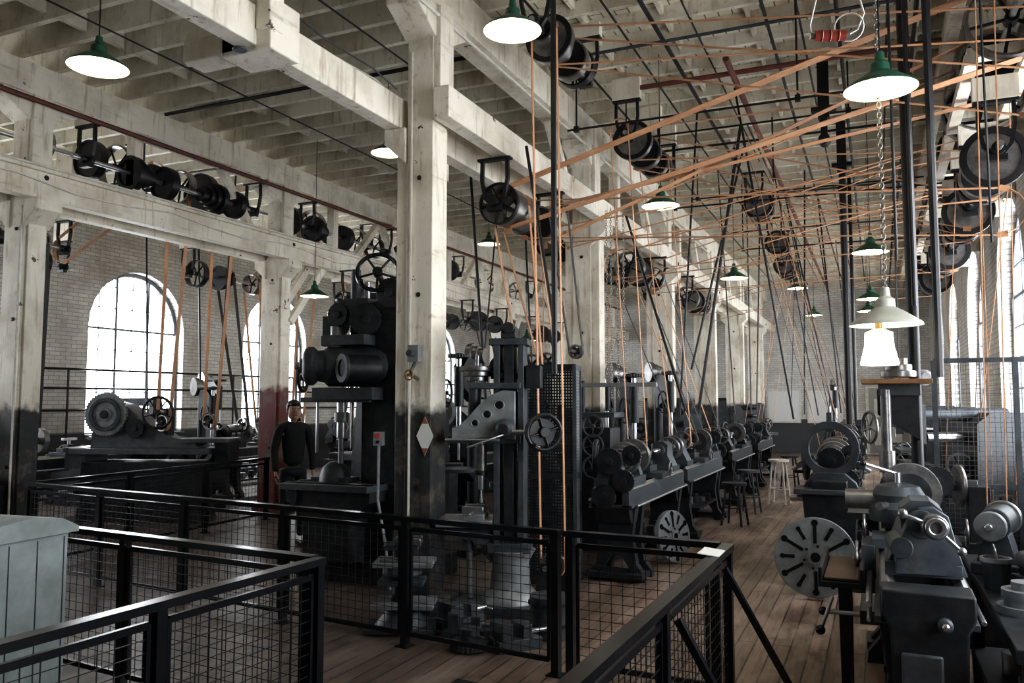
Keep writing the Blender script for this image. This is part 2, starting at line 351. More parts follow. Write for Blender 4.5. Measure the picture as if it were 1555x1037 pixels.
# ------------------------------------------------------------------ lamps
def lamp(x,y,z,r=.2,top=5.45,sh=green,chain=False,bl=True):
    b=B(); b.rev([(0,.2),(.022,.2),(.028,.15),(.05,.13),(.055,.085),(r*.5,.06),(r*.97,-.005),(r,-.02)],(0,0,0),(0,0,1),sh,28)
    b.rev([(r*.99,-.018),(r*.93,-.005),(r*.5,.045),(.04,.06),(0,.06)],(0,0,0),(0,0,1),refl,28)
    if bl: b.sph((0,0,.0),.045,bulb)
    if not chain: b.cyl((0,0,.2),(0,0,top-z),.005,blackm,n=5)
    b.obj('pendant_lamp',(x,y,z))
for x,y,z in[(-4.85,3.9,4.02),(-5.15,8.05,4.62),(-2.2,4.98,4.24),(.07,5.05,3.50),(-2.05,8.55,3.8),(-1.87,12.3,3.53),(-.02,10.15,3.42),(-.05,13.6,3.28),(-1.4,17.4,4.0),(-1.3,20.5,3.75),(-.1,16.6,3.4),(-7.2,9.4,3.2),(-6.4,15.2,2.95),(-.15,20,3.4),(-6.2,13,4.5),(-11,13,3.5)]:
    lamp(x,y,z)
lamp(.06,5.2,2.16,.2,sh=greyshade,chain=True,bl=False)
b=B(); b.rev([(0,.0),(.03,0),(.075,-.02),(.08,-.1),(.105,-.2),(.1,-.21),(0,-.21)],(0,0,0),(0,0,1),globe,24); b.cyl((0,0,0),(0,0,.08),.02,brass); b.obj('frosted_lamp_globe',(.02,5.2,2.12))
def chain(name,p,z0,z1):
    b=B(); z=z0;i=0
    while z<z1:
        ax=(1,0,0) if i%2 else (0,1,0); o=len(b.v); b.tor((0,0,0),ax,.012,.0032,chainm,8,4)
        for q in range(o,len(b.v)): X=b.v[q]; b.v[q]=(X[0],X[1],X[2]*1.6+z)
        z+=.03;i+=1
    b.obj(name,(p[0],p[1],0))
chain('lamp_chain',(.06,5.2),2.36,5.45)
for x,y,z in((-2.85,9.35,1.75),(-2.78,9.38,1.75),(-2.7,9.36,1.9),(-2.92,9.4,2.0)): chain('hoist_chain',(x,y),z,4.0)
# ------------------------------------------------------------------ overhead line shafts
def hanger(b,x,y,z,top,m=blackm):
    t2=min(top,z+.42)
    if top-t2>.05: b.box((x,y,(t2+top)/2),(.34,.1,top-t2),beam_m)
    b.box((x,y,t2-.012),(.34,.08,.024),m)
    for s in(-1,1):
        pts=[(x+s*.13,t2-.02),(x+s*.135,t2*.5+z*.5),(x+s*.1,z+.04),(x+s*.03,z-.05)]
        for p,q in zip(pts,pts[1:]): b.beam((p[0],y,p[1]),(q[0],y,q[1]),.03,.04,m,up=(0,1,0))
    b.cyl((x,y-.08,z),(x,y+.08,z),.055,m,n=12); b.box((x,y,z-.07),(.14,.07,.05),m)
def lineshaft(name,x,y0,y1,z,top,items,hy):
    b=B(); b.cyl((x,y0,z),(x,y1,z),.028,steel,n=12)
    for h in hy: hanger(b,x,h,z,top)
    for j,it in enumerate(items):
        k,y=it[0],it[1]
        if k=='p': b.pulley((x,y,z),(0,1,0),it[2],it[3],blackm,it[4] if len(it)>4 else oldsteel,sp=0 if j%2 else 5)
        if k=='c': b.cone((x,y,z),(0,1,0),it[2],.085,it[3] if len(it)>3 else oldsteel); b.ring((x,y-.18,z),(0,1,0),it[2][0]*1.02,it[2][0]*.8,.02,blackm)
        if k=='d': b.rev([(it[2]-.02,0),(it[2],0),(it[2],it[3]),(it[2]-.02,it[3])],(x,y,z),(0,1,0),oldsteel,30,closed=True); b.pulley((x,y,z),(0,1,0),it[2]*1.03,.05,blackm,blackm); b.pulley((x,y+it[3],z),(0,1,0),it[2],.05,blackm)
    return b.obj(name)
C4=[.22,.18,.14,.10]
T=5.58
lineshaft('countershaft',-2.65,6.4,7.9,5.02,T,[('c',7.0,C4),('p',7.35,.2,.1),('p',7.55,.2,.1,blackm),('p',6.65,.12,.08)],[6.5,7.85])
lineshaft('countershaft',-2.65,9.3,11.4,4.9,T,[('c',9.8,[.24,.2,.16,.12]),('p',10.2,.22,.1),('p',10.7,.2,.1),('p',10.9,.2,.1)],[9.4,10.45,11.3])
lineshaft('countershaft',-3.3,7.0,8.6,3.62,4.05,[('d',7.15,.2,.55),('p',8.2,.2,.1)],[7.05,8.5])
lineshaft('countershaft',-3.22,11.2,13.2,3.65,4.05,[('p',11.5,.22,.12),('c',12.2,C4),('p',12.8,.2,.1)],[11.3,13.1])
lineshaft('countershaft',-3.22,15.2,17.2,3.65,4.05,[('p',15.5,.22,.12),('c',16.2,C4),('p',16.8,.2,.1)],[15.3,17.1])
lineshaft('countershaft',-1.7,13.3,15,4.95,T,[('c',14,[.24,.2,.16,.12]),('p',14.4,.2,.1)],[13.4,14.9])
lineshaft('countershaft',-1.75,16.6,18.2,4.9,T,[('c',17.3,[.24,.2,.16,.12]),('p',17.8,.2,.1)],[16.7,18.1])
lineshaft('countershaft',-1.9,19.5,22.5,4.9,T,[('c',20.2,[.24,.2,.16,.12]),('p',21,.24,.1),('p',22,.2,.1)],[19.6,22.4])
lineshaft('main_line_shaft',1.05,5,28,4.7,5.38,[('p',7.3,.32,.14),('p',8.3,.3,.12),('p',9.1,.36,.16),('p',9.6,.34,.14),('p',10.4,.28,.12),('c',11.1,[.3,.25,.2,.15]),('p',11.9,.34,.14),('p',12.6,.34,.14),('p',13.7,.34,.14),('p',14.2,.3,.12),('p',15.2,.34,.14),('p',16.7,.34,.14),('p',18,.34,.14),('p',20.2,.34,.14),('p',22,.3,.12)],[6,8.7,11.4,14.6,17.4,21,24,27])
for y0 in(7.6,9.8,12.4,15.2):
    lineshaft('countershaft',.98,y0,y0+1.6,3.8,4.42,[('c',y0+.6,[.26,.22,.17,.12]),('p',y0+1.1,.22,.1),('p',y0+1.3,.22,.1,blackm)],[y0+.2,y0+1.5])
    b=B()
    for y in(y0,y0+1.6): b.box((1.18,y,4.56),(.84,.12,.09),beam_m); b.box((1.53,y,4.4),(.12,.1,.5),beam_m)
    b.box((.78,y0+.8,4.47),(.1,1.9,.09),beam_m); b.box((1.2,y0+.8,4.47),(.1,1.9,.09),beam_m); b.obj('wall_bracket_frame')
lineshaft('main_line_shaft',-9.15,5,28,4.8,5.44,[('p',y,.2+.05*(i%3),.12,blackm if i%2 else oldsteel) for i,y in enumerate([6.6,7.3,7.7,8.3,8.8,9.2,9.7,11.2,11.8,12.4,13.2,15,16,17,19,20,21,24])],[5.3,8,11,13.6,17.5,22,26])
lineshaft('countershaft',-8.6,6.6,9.8,4.6,5.1,[('c',7.6,C4,blackm),('p',8.0,.22,.12,blackm),('c',8.8,[.1,.14,.18,.22],blackm),('p',9.3,.2,.1,blackm)],[6.8,9.7])
lineshaft('countershaft',-8.6,10.9,13.6,4.6,5.1,[('c',11.3,C4,blackm),('p',12.0,.22,.12,blackm),('p',13.0,.2,.1,blackm)],[11.0,13.4])
for yy in (6.2,10.6,15,19.6):
    lineshaft('countershaft',-10.9,yy,yy+2.2,3.95,5.46,[('p',yy+.3,.24,.12,blackm),('c',yy+1,C4,blackm),('p',yy+1.7,.2,.12)],[yy+.1,yy+2.1])
lineshaft('countershaft',-12.1,6.8,9.4,3.9,5.46,[('c',7.2,[.3,.28],blackm),('p',7.8,.24,.14,blackm),('p',8.8,.24,.1,blackm)],[6.9,9.2])
for yy in (11.4,15.8,19.6):
    lineshaft('countershaft',-8.1,yy,yy+2.0,3.5,3.92,[('c',yy+.8,C4,blackm),('p',yy+1.5,.2,.12,blackm)],[yy+.1,yy+1.9])
    lineshaft('countershaft',-5.9,yy+3,yy+5.0,4.8,5.46,[('c',yy+3.8,C4),('p',yy+4.5,.2,.12,blackm)],[yy+3.1,yy+4.9])
# ------------------------------------------------------------------ belts (closed loops in planes of constant Y)
def belt(y,A,Bc,w=.06,m=leather,crossed=False,th=.005):
    (x1,z1,r1),(x2,z2,r2)=A,Bc
    p=Vector((x1,z1));q=Vector((x2,z2)); D=(q-p); d=D.length; u=D/d; n=Vector((-u.y,u.x)); b=B()
    for s in(1,-1):
        if crossed: k=(r1+r2)/d; nn=u*k+n*s*math.sqrt(1-k*k); a=p+nn*r1; c=q-nn*r2
        else: k=(r1-r2)/d; nn=u*k+n*s*math.sqrt(max(0,1-k*k)); a=p+nn*r1; c=q+nn*r2
        off=(.006*s if crossed else 0)
        b.beam((a.x,y+off,a.y),(c.x,y+off,c.y),w,th,m,up=(nn.x,0,nn.y))
    for (cc,r,sg) in((p,r1,-1),(q,r2,1)):
        th0=math.atan2(u.y*sg,u.x*sg); pr=[]
        for i in range(9):
            t=th0+math.pi*(i-4)/8; pr.append((cc.x+math.cos(t)*(r+.002),cc.y+math.sin(t)*(r+.002)))
        for e,f in zip(pr,pr[1:]): b.beam((e[0],y,e[1]),(f[0],y,f[1]),w,th,m,up=(math.cos(th0),0,math.sin(th0)+.001))
    if z2<2.5: b.pulley((x2,y,z2),(0,1,0),r2-.002,w+.015,iron,oldsteel); b.cyl((x2,y-.12,z2),(x2,y+.12,z2),.016,steel,n=8)
    b.obj('leather_belt' if m is leather else 'rubber_belt')
belt(7.35,(-3.3,3.62,.2),(1.05,4.7,.32),.13)
belt(7.15,(-2.65,5.02,.14),(1.1,4.05,.18),.04)
belt(7.0,(-2.65,5.02,.18),(1.3,4.5,.12),.035)
belt(8.3,(-3.3,3.62,.2),(1.05,4.7,.3),.10,crossed=True)
belt(8.7,(-3.24,3.6,.1),(.98,3.8,.22),.05)
belt(7.9,(-3.3,3.62,.2),(.98,3.3,.2),.05)
belt(9.8,(-2.65,4.9,.2),(1.05,4.7,.34),.05)
belt(9.1,(-3.3,3.62,.1),(1.05,4.7,.36),.04)
belt(10.2,(-2.65,4.9,.22),(.98,3.8,.2),.06)
belt(10.5,(-2.65,4.9,.1),(.98,3.8,.22),.04,crossed=True)
belt(10.9,(-3.22,3.6,.2),(.98,3.8,.22),.06)
belt(11.5,(-3.22,3.65,.22),(1.05,4.7,.3),.06)
belt(11.9,(-1.9,4.2,.1),(1.05,4.7,.34),.04,crossed=True)
belt(12.6,(-3.22,3.65,.2),(1.05,4.7,.34),.05)
belt(13.0,(-3.22,3.65,.2),(.98,3.8,.26),.06)
belt(14.0,(-1.7,4.95,.2),(.98,3.8,.2),.05)
belt(14.4,(-1.7,4.95,.2),(1.05,4.7,.3),.04,crossed=True)
belt(15.5,(-3.22,3.65,.22),(1.05,4.7,.34),.06)
belt(16.3,(-3.22,3.65,.22),(.98,3.8,.22),.06)
belt(17.3,(-1.75,4.9,.2),(1.05,4.7,.34),.06)
belt(18,(-3.22,3.65,.2),(1.05,4.7,.34),.06)
belt(20.2,(-1.9,4.9,.2),(1.05,4.7,.34),.06)
belt(22,(-1.9,4.9,.2),(1.05,4.7,.3),.06)
belt(6.65,(-2.63,5.02,.12),(-2.56,.32,.11),.04)
b=B(); b.cyl((0,-.2,.3),(0,.2,.3),.02,steel)
for s in(-1,1): b.prism([(-.12,0),(.12,0),(.05,.34),(-.05,.34)],'XZ',s*.15-.02,s*.15+.02,iron)
b.box((0,0,.01),(.3,.4,.02),iron); b.obj('floor_idler_stand',(-2.56,6.65,0.02))
belt(7.6,(-3.3,3.62,.2),(-2.98,2.1,.09),.045)
belt(7.42,(-3.3,3.62,.2),(-3.08,2.05,.12),.05)
belt(7.72,(-2.9,3.6,.1),(-2.72,2.2,.07),.05,rubber)
belt(8.55,(-2.5,4.7,.1),(-2.33,1.2,.1),.035)
belt(10.7,(-2.65,4.9,.2),(-2.33,1.2,.12),.045)
belt(11.15,(-3.22,3.65,.2),(-2.33,1.2,.12),.05,rubber)
belt(12.2,(-3.22,3.65,.16),(-2.33,1.2,.12),.05)
belt(12.95,(-3.22,3.65,.16),(-2.33,1.2,.12),.05,rubber)
belt(9.5,(-1.2,4.7,.06),(-.45,1.2,.12),.025)
belt(9.8,(-1.4,4.7,.06),(-.45,1.2,.12),.03,rubber)
belt(13.5,(-1.7,4.95,.2),(-.45,1.2,.12),.04)
belt(14.3,(-1.7,4.95,.14),(-.45,1.1,.12),.04,rubber)
belt(17.0,(-1.75,4.9,.16),(-.5,1.2,.12),.04)
belt(17.6,(-1.75,4.9,.2),(-2.4,1.2,.12),.04)
belt(20.4,(-1.9,4.9,.2),(-2.4,1.2,.12),.05)
belt(20.7,(-1.9,4.9,.2),(-.6,1.2,.12),.05,rubber)
belt(5.6,(.68,4.7,.05),(.62,.95,.05),.025)
belt(8.45,(1.05,4.7,.13),(1.0,.8,.09),.035)
belt(8.9,(.98,3.8,.22),(.7,1.1,.12),.04)
belt(10.9,(.98,3.8,.2),(.9,1.1,.1),.05)
for y,x,r in((8.8,-9.15,.2),(9.7,-9.15,.22),(11.8,-9.15,.2),(13.2,-9.15,.22)): belt(y,(x,4.8,r),(x-.2,1.4,.12),.06)
belt(7.9,(-10.9,3.95,.2),(-10.9,1.3,.12),.06,rubber); belt(11.6,(-10.9,3.95,.2),(-10.4,1.3,.12),.07,rubber); belt(12.3,(-10.9,3.95,.2),(-10.6,1.3,.12),.06)
belt(8.3,(-9.15,4.8,.24),(-10.9,3.95,.2),.06); belt(12.4,(-9.15,4.8,.24),(-10.9,3.95,.2),.06)
belt(8.8,(-12.1,3.9,.22),(-12.1,1.2,.14),.07,rubber)
for y in(12.2,16.6,20.4): belt(y,(-8.1,3.5,.16),(-7.6,1.3,.12),.05,leather if y<15 else rubber)
for y in(15.2,19.6,23.4): belt(y,(-5.9,4.8,.16),(-5.9,1.3,.12),.05)
# ------------------------------------------------------------------ pipes and rods
def pipe(name,pts,r,m=blackm): b=B(); b.tube(pts,r,m,8); b.obj(name)
pipe('sprinkler_pipe',[(-1.35,8.6,5.3),(-1.35,28.5,5.3)],.035,redpipe)
pipe('sprinkler_pipe',[(-8.38,-4,5.02),(-8.38,28.5,5.02)],.032,redpipe)
pipe('sprinkler_pipe',[(-2.4,9.1,5.33),(.7,9.1,5.33)],.03,redpipe)
pipe('sprinkler_pipe',[(-9,12.9,3.4),(-9,12.9,1.0)],.03,redpipe)
for i,(x,z,r) in enumerate([(-1.95,5.5,.024),(-2.3,5.52,.012),(-.9,5.5,.018),(-.6,5.52,.012),(-.25,5.5,.02),(.2,5.5,.012),(.45,5.45,.022),(-1.6,5.52,.01),(-2.95,5.5,.014)]):
    pipe('ceiling_conduit',[(x,2.5,z),(x,28,z)],r)
for i,(x0,y,x1,z) in enumerate([(-2.8,8.15,.6,5.4),(-2.8,11.9,.7,5.42),(-2.8,15.3,.7,5.45),(-3,6.1,-.6,5.46),(-2.9,18.5,.7,5.45)]): pipe('ceiling_conduit',[(x0,y,z),(x1,y,z)],.018,blackm if i%2 else iron2)
pipe('ceiling_conduit',[(-8.2,7.6,5.36),(-3.8,7.6,5.36)],.024)
pipe('ceiling_conduit',[(-5.6,4.6,5.4),(-5.6,20,5.4)],.012)
pipe('ceiling_conduit',[(-6.9,2.6,5.4),(-6.9,20,5.4)],.01)
pipe('ceiling_conduit',[(-4.6,3.2,5.4),(-4.6,20,5.4)],.01)
pipe('ceiling_conduit',[(-13.4,9.6,5.3),(-8.9,9.6,5.3)],.022)
pipe('stringer_conduit',[(-8.22,-3,4.26),(-8.22,28,4.26)],.014,whitep)
b=B(); pts=[(-3.98,1+i*.5,4.52+.03*math.sin(i*2.1)) for i in range(12)]; b.tube(pts,.011,whitep,6); b.obj('armored_cable')
b=B(); pts=[(-8.24,-2+i*.7,4.08+.05*math.sin(i*1.9)) for i in range(36)]; b.tube(pts,.01,whitep,6); b.obj('armored_cable')
b=B(); pts=[(-4.6,1.5+i*.45,5.3-.02*i+.03*math.sin(i*1.7)) for i in range(14)]; b.tube(pts,.009,iron2,6); b.obj('armored_cable')
pipe('stringer_conduit',[(-3.33,4,5.0),(-3.33,28,5.0)],.015,whitep)
pipe('post_conduit',[(-3.57,5.95,.15),(-3.57,5.95,4.7)],.011,whitep)
pipe('post_conduit',[(-8.5,5.95,.15),(-8.5,5.95,3.85)],.012,whitep)
pipe('steam_riser_pipe',[(-2.14,5.6,1.9),(-2.14,5.6,5.58)],.022)
pipe('belt_shifter_rod',[(.35,5.6,1.85),(.35,5.6,5.58)],.024)
pipe('belt_shifter_rod',[(.23,5.7,2.3),(.23,5.7,5.58)],.014)
pipe('belt_shifter_rod',[(.14,5.75,2.6),(.14,5.75,5.58)],.009)
pipe('belt_shifter_rod',[(.62,5.3,2.6),(.60,5.3,5.58)],.007)
pipe('belt_shifter_rod',[(-.35,12,5.58),(-.35,12,1.4)],.045)
pipe('belt_shifter_rod',[(-.33,15,5.58),(-.33,15,1.4)],.03)
for y,x in((9.6,-.45),(12.0,-.35)):
    b=B(); b.box((0,0,5.2),(.12,.08,.7),blackm); b.box((0,0,4.95),(.26,.1,.05),blackm); b.box((0,0,4.75),(.07,.06,.4),blackm); b.cyl((0,-.08,4.6),(0,.08,4.6),.06,blackm); b.obj('bearing_hanger',(x,y,0))
pipe('belt_shifter_rod',[(-2.9,10.2,4.1),(-2.0,9.4,1.6)],.016)
pipe('belt_shifter_rod',[(-1.65,11.7,5.58),(-2.3,11.7,1.6)],.022)
pipe('belt_shifter_rod',[(-1.75,12.7,5.58),(-2.6,12.7,2.2)],.018)
pipe('belt_shifter_rod',[(-2.95,7.0,4.1),(-2.66,7.0,2.3)],.016)
pipe('belt_shifter_rod',[(-1.2,9.0,4.7),(-1.2,11.5,4.7),(-1.2,11.5,5.58)],.012)
for i,(x,y,x2) in enumerate([(-1.5,10.2,-.9),(-1.4,13,-.8),(-1.45,15.5,-.7),(-1.6,18,-.9),(-1.1,19,-.6),(-1.9,14,-1.9),(-2.05,17,-2.2),(-1.8,22,-2.0),(-2.1,10.9,-2.4),(-2.3,13.6,-2.1),(-.9,16,-.6),(.3,13,.3),(.4,17,.1),(-.8,21,-.5),(-1.0,14.4,-1.1)]):
    pipe('belt_shifter_rod',[(x,y,5.58),(x2,y,1.5)],.01 if i%2 else .014)
for i,(x,y,x2) in enumerate([(-5,9.8,-4.7),(-5.5,12,-5.9),(-6.2,14.6,-6),(-9.6,10.4,-9.9),(-10.2,12.8,-10.2),(-11.4,10.2,-11.2),(-7.6,12.4,-7.3),(-10,14.6,-10.3),(-12.2,12.2,-12)]):
    pipe('belt_shifter_rod',[(x,y,5.46),(x2,y,1.5)],.014 if i%2 else .02)
for y,x0,x1,z in((8.0,-2.9,-.2,4.55),(9.9,-2.9,.2,5.0),(11.3,-2.6,.9,4.4),(12.9,-2.6,.7,4.9),(14.9,-2.2,.9,4.4)):
    b=B(); b.cyl((x0,y,z),(x1,y,z),.012,blackm,n=8)
    for x in(x0+.1,x1-.4): b.cyl((x,y,z),(x,y,5.58),.01,blackm,n=8); b.box((x,y,z),(.05,.05,.06),blackm)
    b.obj('belt_shifter_bar')
b=B()
for z in(1.55,1.95,2.3): b.cyl((-13.4,6,z),(-13.4,27,z),.022,blackm,n=8)
y=6.2
while y<27: b.cyl((-13.4,y,0),(-13.4,y,2.3),.02,blackm,n=8); b.cyl((-13.4,y,.015),(-13.4,y,0),.06,blackm,n=8); y+=2.1
b.obj('wall_guard_rail')
b=B(); b.cyl((-.055,0,0),(.055,0,0),.02,redw,n=14)
for s in(-.03,0,.03): b.tor((s,0,0),(1,0,0),.02,.003,redw,14,5)
b.cyl((-.07,0,0),(-.055,0,0),.012,steel); b.cyl((.055,0,0),(.07,0,0),.012,steel)
b.tube([(.065,0,0),(.1,0,.02),(.125,0,.08),(.1,0,.18),(.03,0,.26),(0,0,.4),(0,0,2.5)],.0035,whitep,6); b.tube([(-.065,0,0),(-.07,0,.04),(-.04,0,.16),(.0,0,.4)],.0035,whitep,6)
b.tor((.07,.0,.03),(.2,1,.2),.05,.003,whitep,18,5); b.obj('pull_cord_handle',(-.12,3.15,3.04),.35)
b=B(); b.box((0,0,0),(.42,.3,.36),beam_m); b.box((-.3,-.05,-.08),(.5,.2,.16),beam_m); b.box((.16,-.1,.4),(.12,.14,.9),beam_m); b.box((-.5,-.05,.35),(.12,.16,.9),beam_m); b.cyl((0,-.2,-.19),(0,-.2,-.17),.05,iron2); b.obj('timber_hanger_frame',(-3.78,4.3,4.2),bev=.01)
b=B(); b.box((0,0,0),(.24,.42,.18),beam_m); b.box((0,-.1,.02),(.28,.1,.2),beam_m); b.obj('timber_bearing_block',(-3.95,6.9,3.97),bev=.01)
# ------------------------------------------------------------------ machines
LEG=[(-.28,0),(-.15,0),(-.12,.14),(-.05,.24),(.05,.24),(.12,.14),(.15,0),(.28,0),(.27,.07),(.2,.16),(.16,.42),(.2,.72),(-.2,.72),(-.16,.42),(-.2,.16),(-.27,.07)]
def lathe(name,x,y,rz=0,LL=2.4,m=iron2,md=iron,head=1,tw=True,fly=True):
    b=B(); hl=LL/2
    for q in(-1,1):
        b.box((q*.15,0,.79),(.07,LL,.16),m); b.prism([(q*.15-.03,.87),(q*.15+.03,.87),(q*.15,.9)],'XZ',-hl,hl,steel)
        yy=q*(hl-.22); b.prism(LEG,'XZ',yy-.05,yy+.05,md)
        if head*q>0: b.prism(LEG,'XZ',yy-q*.28-.05,yy-q*.28+.05,md)
        b.box((0,yy,.06),(.56,.3,.05),md); b.prism([(yy-.2,.7),(yy-.1,.55),(yy+.1,.55),(yy+.2,.7)],'YZ',-.17,.17,md)
    for i in range(5): b.box((0,-hl+.1+i*(LL-.2)/4,.78),(.3,.04,.12),md)
    b.box((0,0,.72),(.42,LL,.03),m); b.tube([(-.235,-hl+.1,.76),(-.235,hl-.1,.76)],.016,steel,8); b.tube([(.235,-hl+.1,.72),(.235,hl-.1,.72)],.012,steel,8); b.tube([(-.235,-hl+.1,.69),(-.235,hl-.1,.69)],.011,steel,8)
    h=head; hy=h*(hl-.35); cz=.9+.24
    b.box((0,hy,.93),(.34,.66,.08),m)
    for q in(-1,1): b.prism([(-.15,.95),(.15,.95),(.1,1.1),(.08,1.22),(-.08,1.22),(-.1,1.1)],'XZ',hy+q*.27-.05,hy+q*.27+.05,m); b.cyl((0,hy+q*.27-.07,cz),(0,hy+q*.27+.07,cz),.075,md); b.sph((0,hy+q*.27,cz+.09),.022,brass,8)
    b.cone((0,hy,cz),(0,h,0),[.16,.13,.10,.075],.1,oldsteel)
    b.gear((0,hy+h*.36,cz),(0,1,0),.13,.04,md); b.gear((.14,hy+h*.37,cz-.18),(0,1,0),.11,.035,md,24); b.gear((-.05,hy+h*.38,cz-.33),(0,1,0),.12,.035,md,24)
    if fly: b.wheel((-.26,hy-h*.05,cz-.02),(-1,h*.2,0),.19,.022,md,sp=5,hub=.05); b.cyl((-.26,hy-h*.05,cz-.02),(0,hy-h*.05,cz-.02),.025,steel)
    b.cyl((0,hy-h*.3,cz),(0,hy-h*.42,cz),.05,steel); b.cyl((0,hy-h*.42,cz),(0,hy-h*.5,cz),.18,oldsteel,n=28); b.ring((0,hy-h*.51,cz),(0,1,0),.12,.05,.04,md)
    b.cyl((.17,hy-.25,cz+.05),(.17,hy+.25,cz+.05),.03,md); b.gear((.17,hy-.2,cz+.05),(0,1,0),.1,.05,md,22)
    ty=-h*(hl-.3)
    b.box((0,ty,.93),(.32,.36,.06),m); b.prism([(-.15,.95),(.15,.95),(.085,1.08),(.09,1.2),(.04,1.24),(-.04,1.24),(-.09,1.2),(-.085,1.08)],'XZ',ty-.13,ty+.13,m)
    b.cyl((0,ty-.2,cz),(0,ty+.2,cz),.065,m); b.cyl((0,ty+h*.2,cz),(0,ty+h*.36,cz),.03,steel); b.cyl((0,ty+h*.36,cz),(0,ty+h*.42,cz),.03,steel,.003)
    if tw: b.cyl((0,ty-h*.2,cz),(0,ty-h*.3,cz),.02,steel); b.wheel((0,ty-h*.3,cz),(0,-h,0),.13,.014,oldsteel)
    cy=-h*.15; b.box((0,cy,.92),(.44,.34,.05),m); b.box((-.24,cy,.78),(.07,.36,.26),m); b.box((0,cy,.98),(.16,.3,.06),m); b.box((0,cy,1.03),(.12,.12,.06),md); b.cyl((0,cy,1.06),(0,cy,1.16),.025,steel); b.box((0,cy,1.14),(.07,.22,.035),steel)
    b.wheel((-.3,cy-.08,.82),(-1,0,0),.09,.01,oldsteel); b.wheel((-.26,cy+.1,.98),(-1,0,0),.06,.008,oldsteel,sp=3)
    b.wheel((.26,cy+.02,.98),(1,0,0),.07,.008,oldsteel,sp=4)
    b.box((0,h*.1,.3),(.36,LL*.5,.03),md)
    for i in range(5): b.cyl((-.1+.05*i,h*.1-.4+i*.18,.315),(-.1+.05*i,h*.1-.4+i*.18,.38+.03*(i%3)),.05+.012*(i%2),oldsteel if i%2 else md,n=14)
    return b.obj(name,(x,y,0),rz,bev=.006)
lathe('engine_lathe',-2.33,8.75,0,2.4,iron2,iron,-1)
lathe('engine_lathe',-2.35,11.5,0,2.5,iron2,iron,1)
lathe('engine_lathe',-.42,9.7,0,2.4,iron,iron,-1)
lathe('engine_lathe',-.42,12.6,0,2.4,iron,iron,1)
lathe('engine_lathe',-.5,15.6,0,2.4,iron,iron,1)
lathe('engine_lathe',-.6,19.2,0,2.6,iron,iron,-1)
lathe('engine_lathe',-2.4,15.2,0,2.4,iron,iron,1)
lathe('engine_lathe',-2.4,18.5,0,2.6,iron,iron,-1)
lathe('engine_lathe',.17,5.35,0,2.4,iron2,iron,1,False,False)
for i,(x,y) in enumerate([(-5.9,12.4),(-5.9,15.8),(-5.9,19.6),(-7.4,17),(-10.6,12.2),(-10.7,16.2),(-10.6,20.5),(-12.3,14),(-12.3,18),(-4.7,17.2),(-11.2,8.6)]):
    lathe('engine_lathe',x,y,0,2.3,iron,blackm,1 if i%2 else -1)
def steady(name,x,y,z,R=.24):
    b=B(); b.ring((0,0,R+.1),(0,1,0),R,R*.72,.08,iron2,32); b.prism([(-.24,0),(.24,0),(.22,.05),(.12,.14),(-.12,.14),(-.22,.05)],'XZ',-.07,.07,iron2)
    for a in(90,210,330):
        t=math.radians(a); c=V(math.cos(t),0,math.sin(t)); b.beam(c*R*.6+V(0,0,R+.1),c*(R+.08)+V(0,0,R+.1),.05,.05,iron2,up=(0,1,0)); b.cyl(c*(R+.08)+V(0,0,R+.1),c*(R+.14)+V(0,0,R+.1),.018,steel)
    b.obj(name,(x,y,z),bev=.005)
steady('steady_rest',-.42,8.35,.9,.26)
b=B(); b.prism([(-.3,0),(.3,0),(.24,.08),(.2,.3),(.24,.86),(-.24,.86),(-.2,.3),(-.24,.08)],'XZ',-.15,.15,iron); b.box((0,0,.88),(.62,.42,.05),iron2); b.box((.0,-.02,.94),(.3,.3,.08),iron); b.cyl((-.36,0,.8),(.36,0,.8),.03,steel); b.obj('lathe_bed_end',(-.42,8.25,0),bev=.01)
def headplate(name,x,y,R,tilt,slots=12,rz=.06):
    b=B(); b.rev([(0,-.03),(R*.96,-.03),(R,-.02),(R,.02),(R*.98,.03),(0,.03)],(0,0,0),(0,-1,0),iron3,48)
    for i in range(slots):
        t=2*math.pi*i/slots; c=V(math.cos(t),0,math.sin(t)); r0,r1=(.34,.86) if i%2 else(.5,.8)
        b.beam(c*R*r0+V(0,-.0315,0),c*R*r1+V(0,-.0315,0),.004,.028,black,up=(-c.z,0,c.x)); 
        b.cyl(c*R*r1+V(0,-.03,0),c*R*r1+V(0,-.034,0),.028 if i%2 else .02,black,n=12)
    b.cyl((0,-.03,0),(0,-.05,0),R*.2,iron3,n=24); b.cyl((0,-.05,0),(0,-.052,0),R*.12,black,n=24)
    for i in range(6): t=2*math.pi*i/6+.3; b.cyl((math.cos(t)*R*.28,-.03,math.sin(t)*R*.28),(math.cos(t)*R*.28,-.034,math.sin(t)*R*.28),.012,black,n=8)
    o=b.obj(name,(x,y,R*math.cos(tilt)+.02)); o.rotation_euler=(-tilt,0,rz); return o
headplate('lathe_faceplate',-.53,7.7,.34,.12)
headplate('lathe_faceplate',-2.02,8.75,.27,.15,rz=1.15)
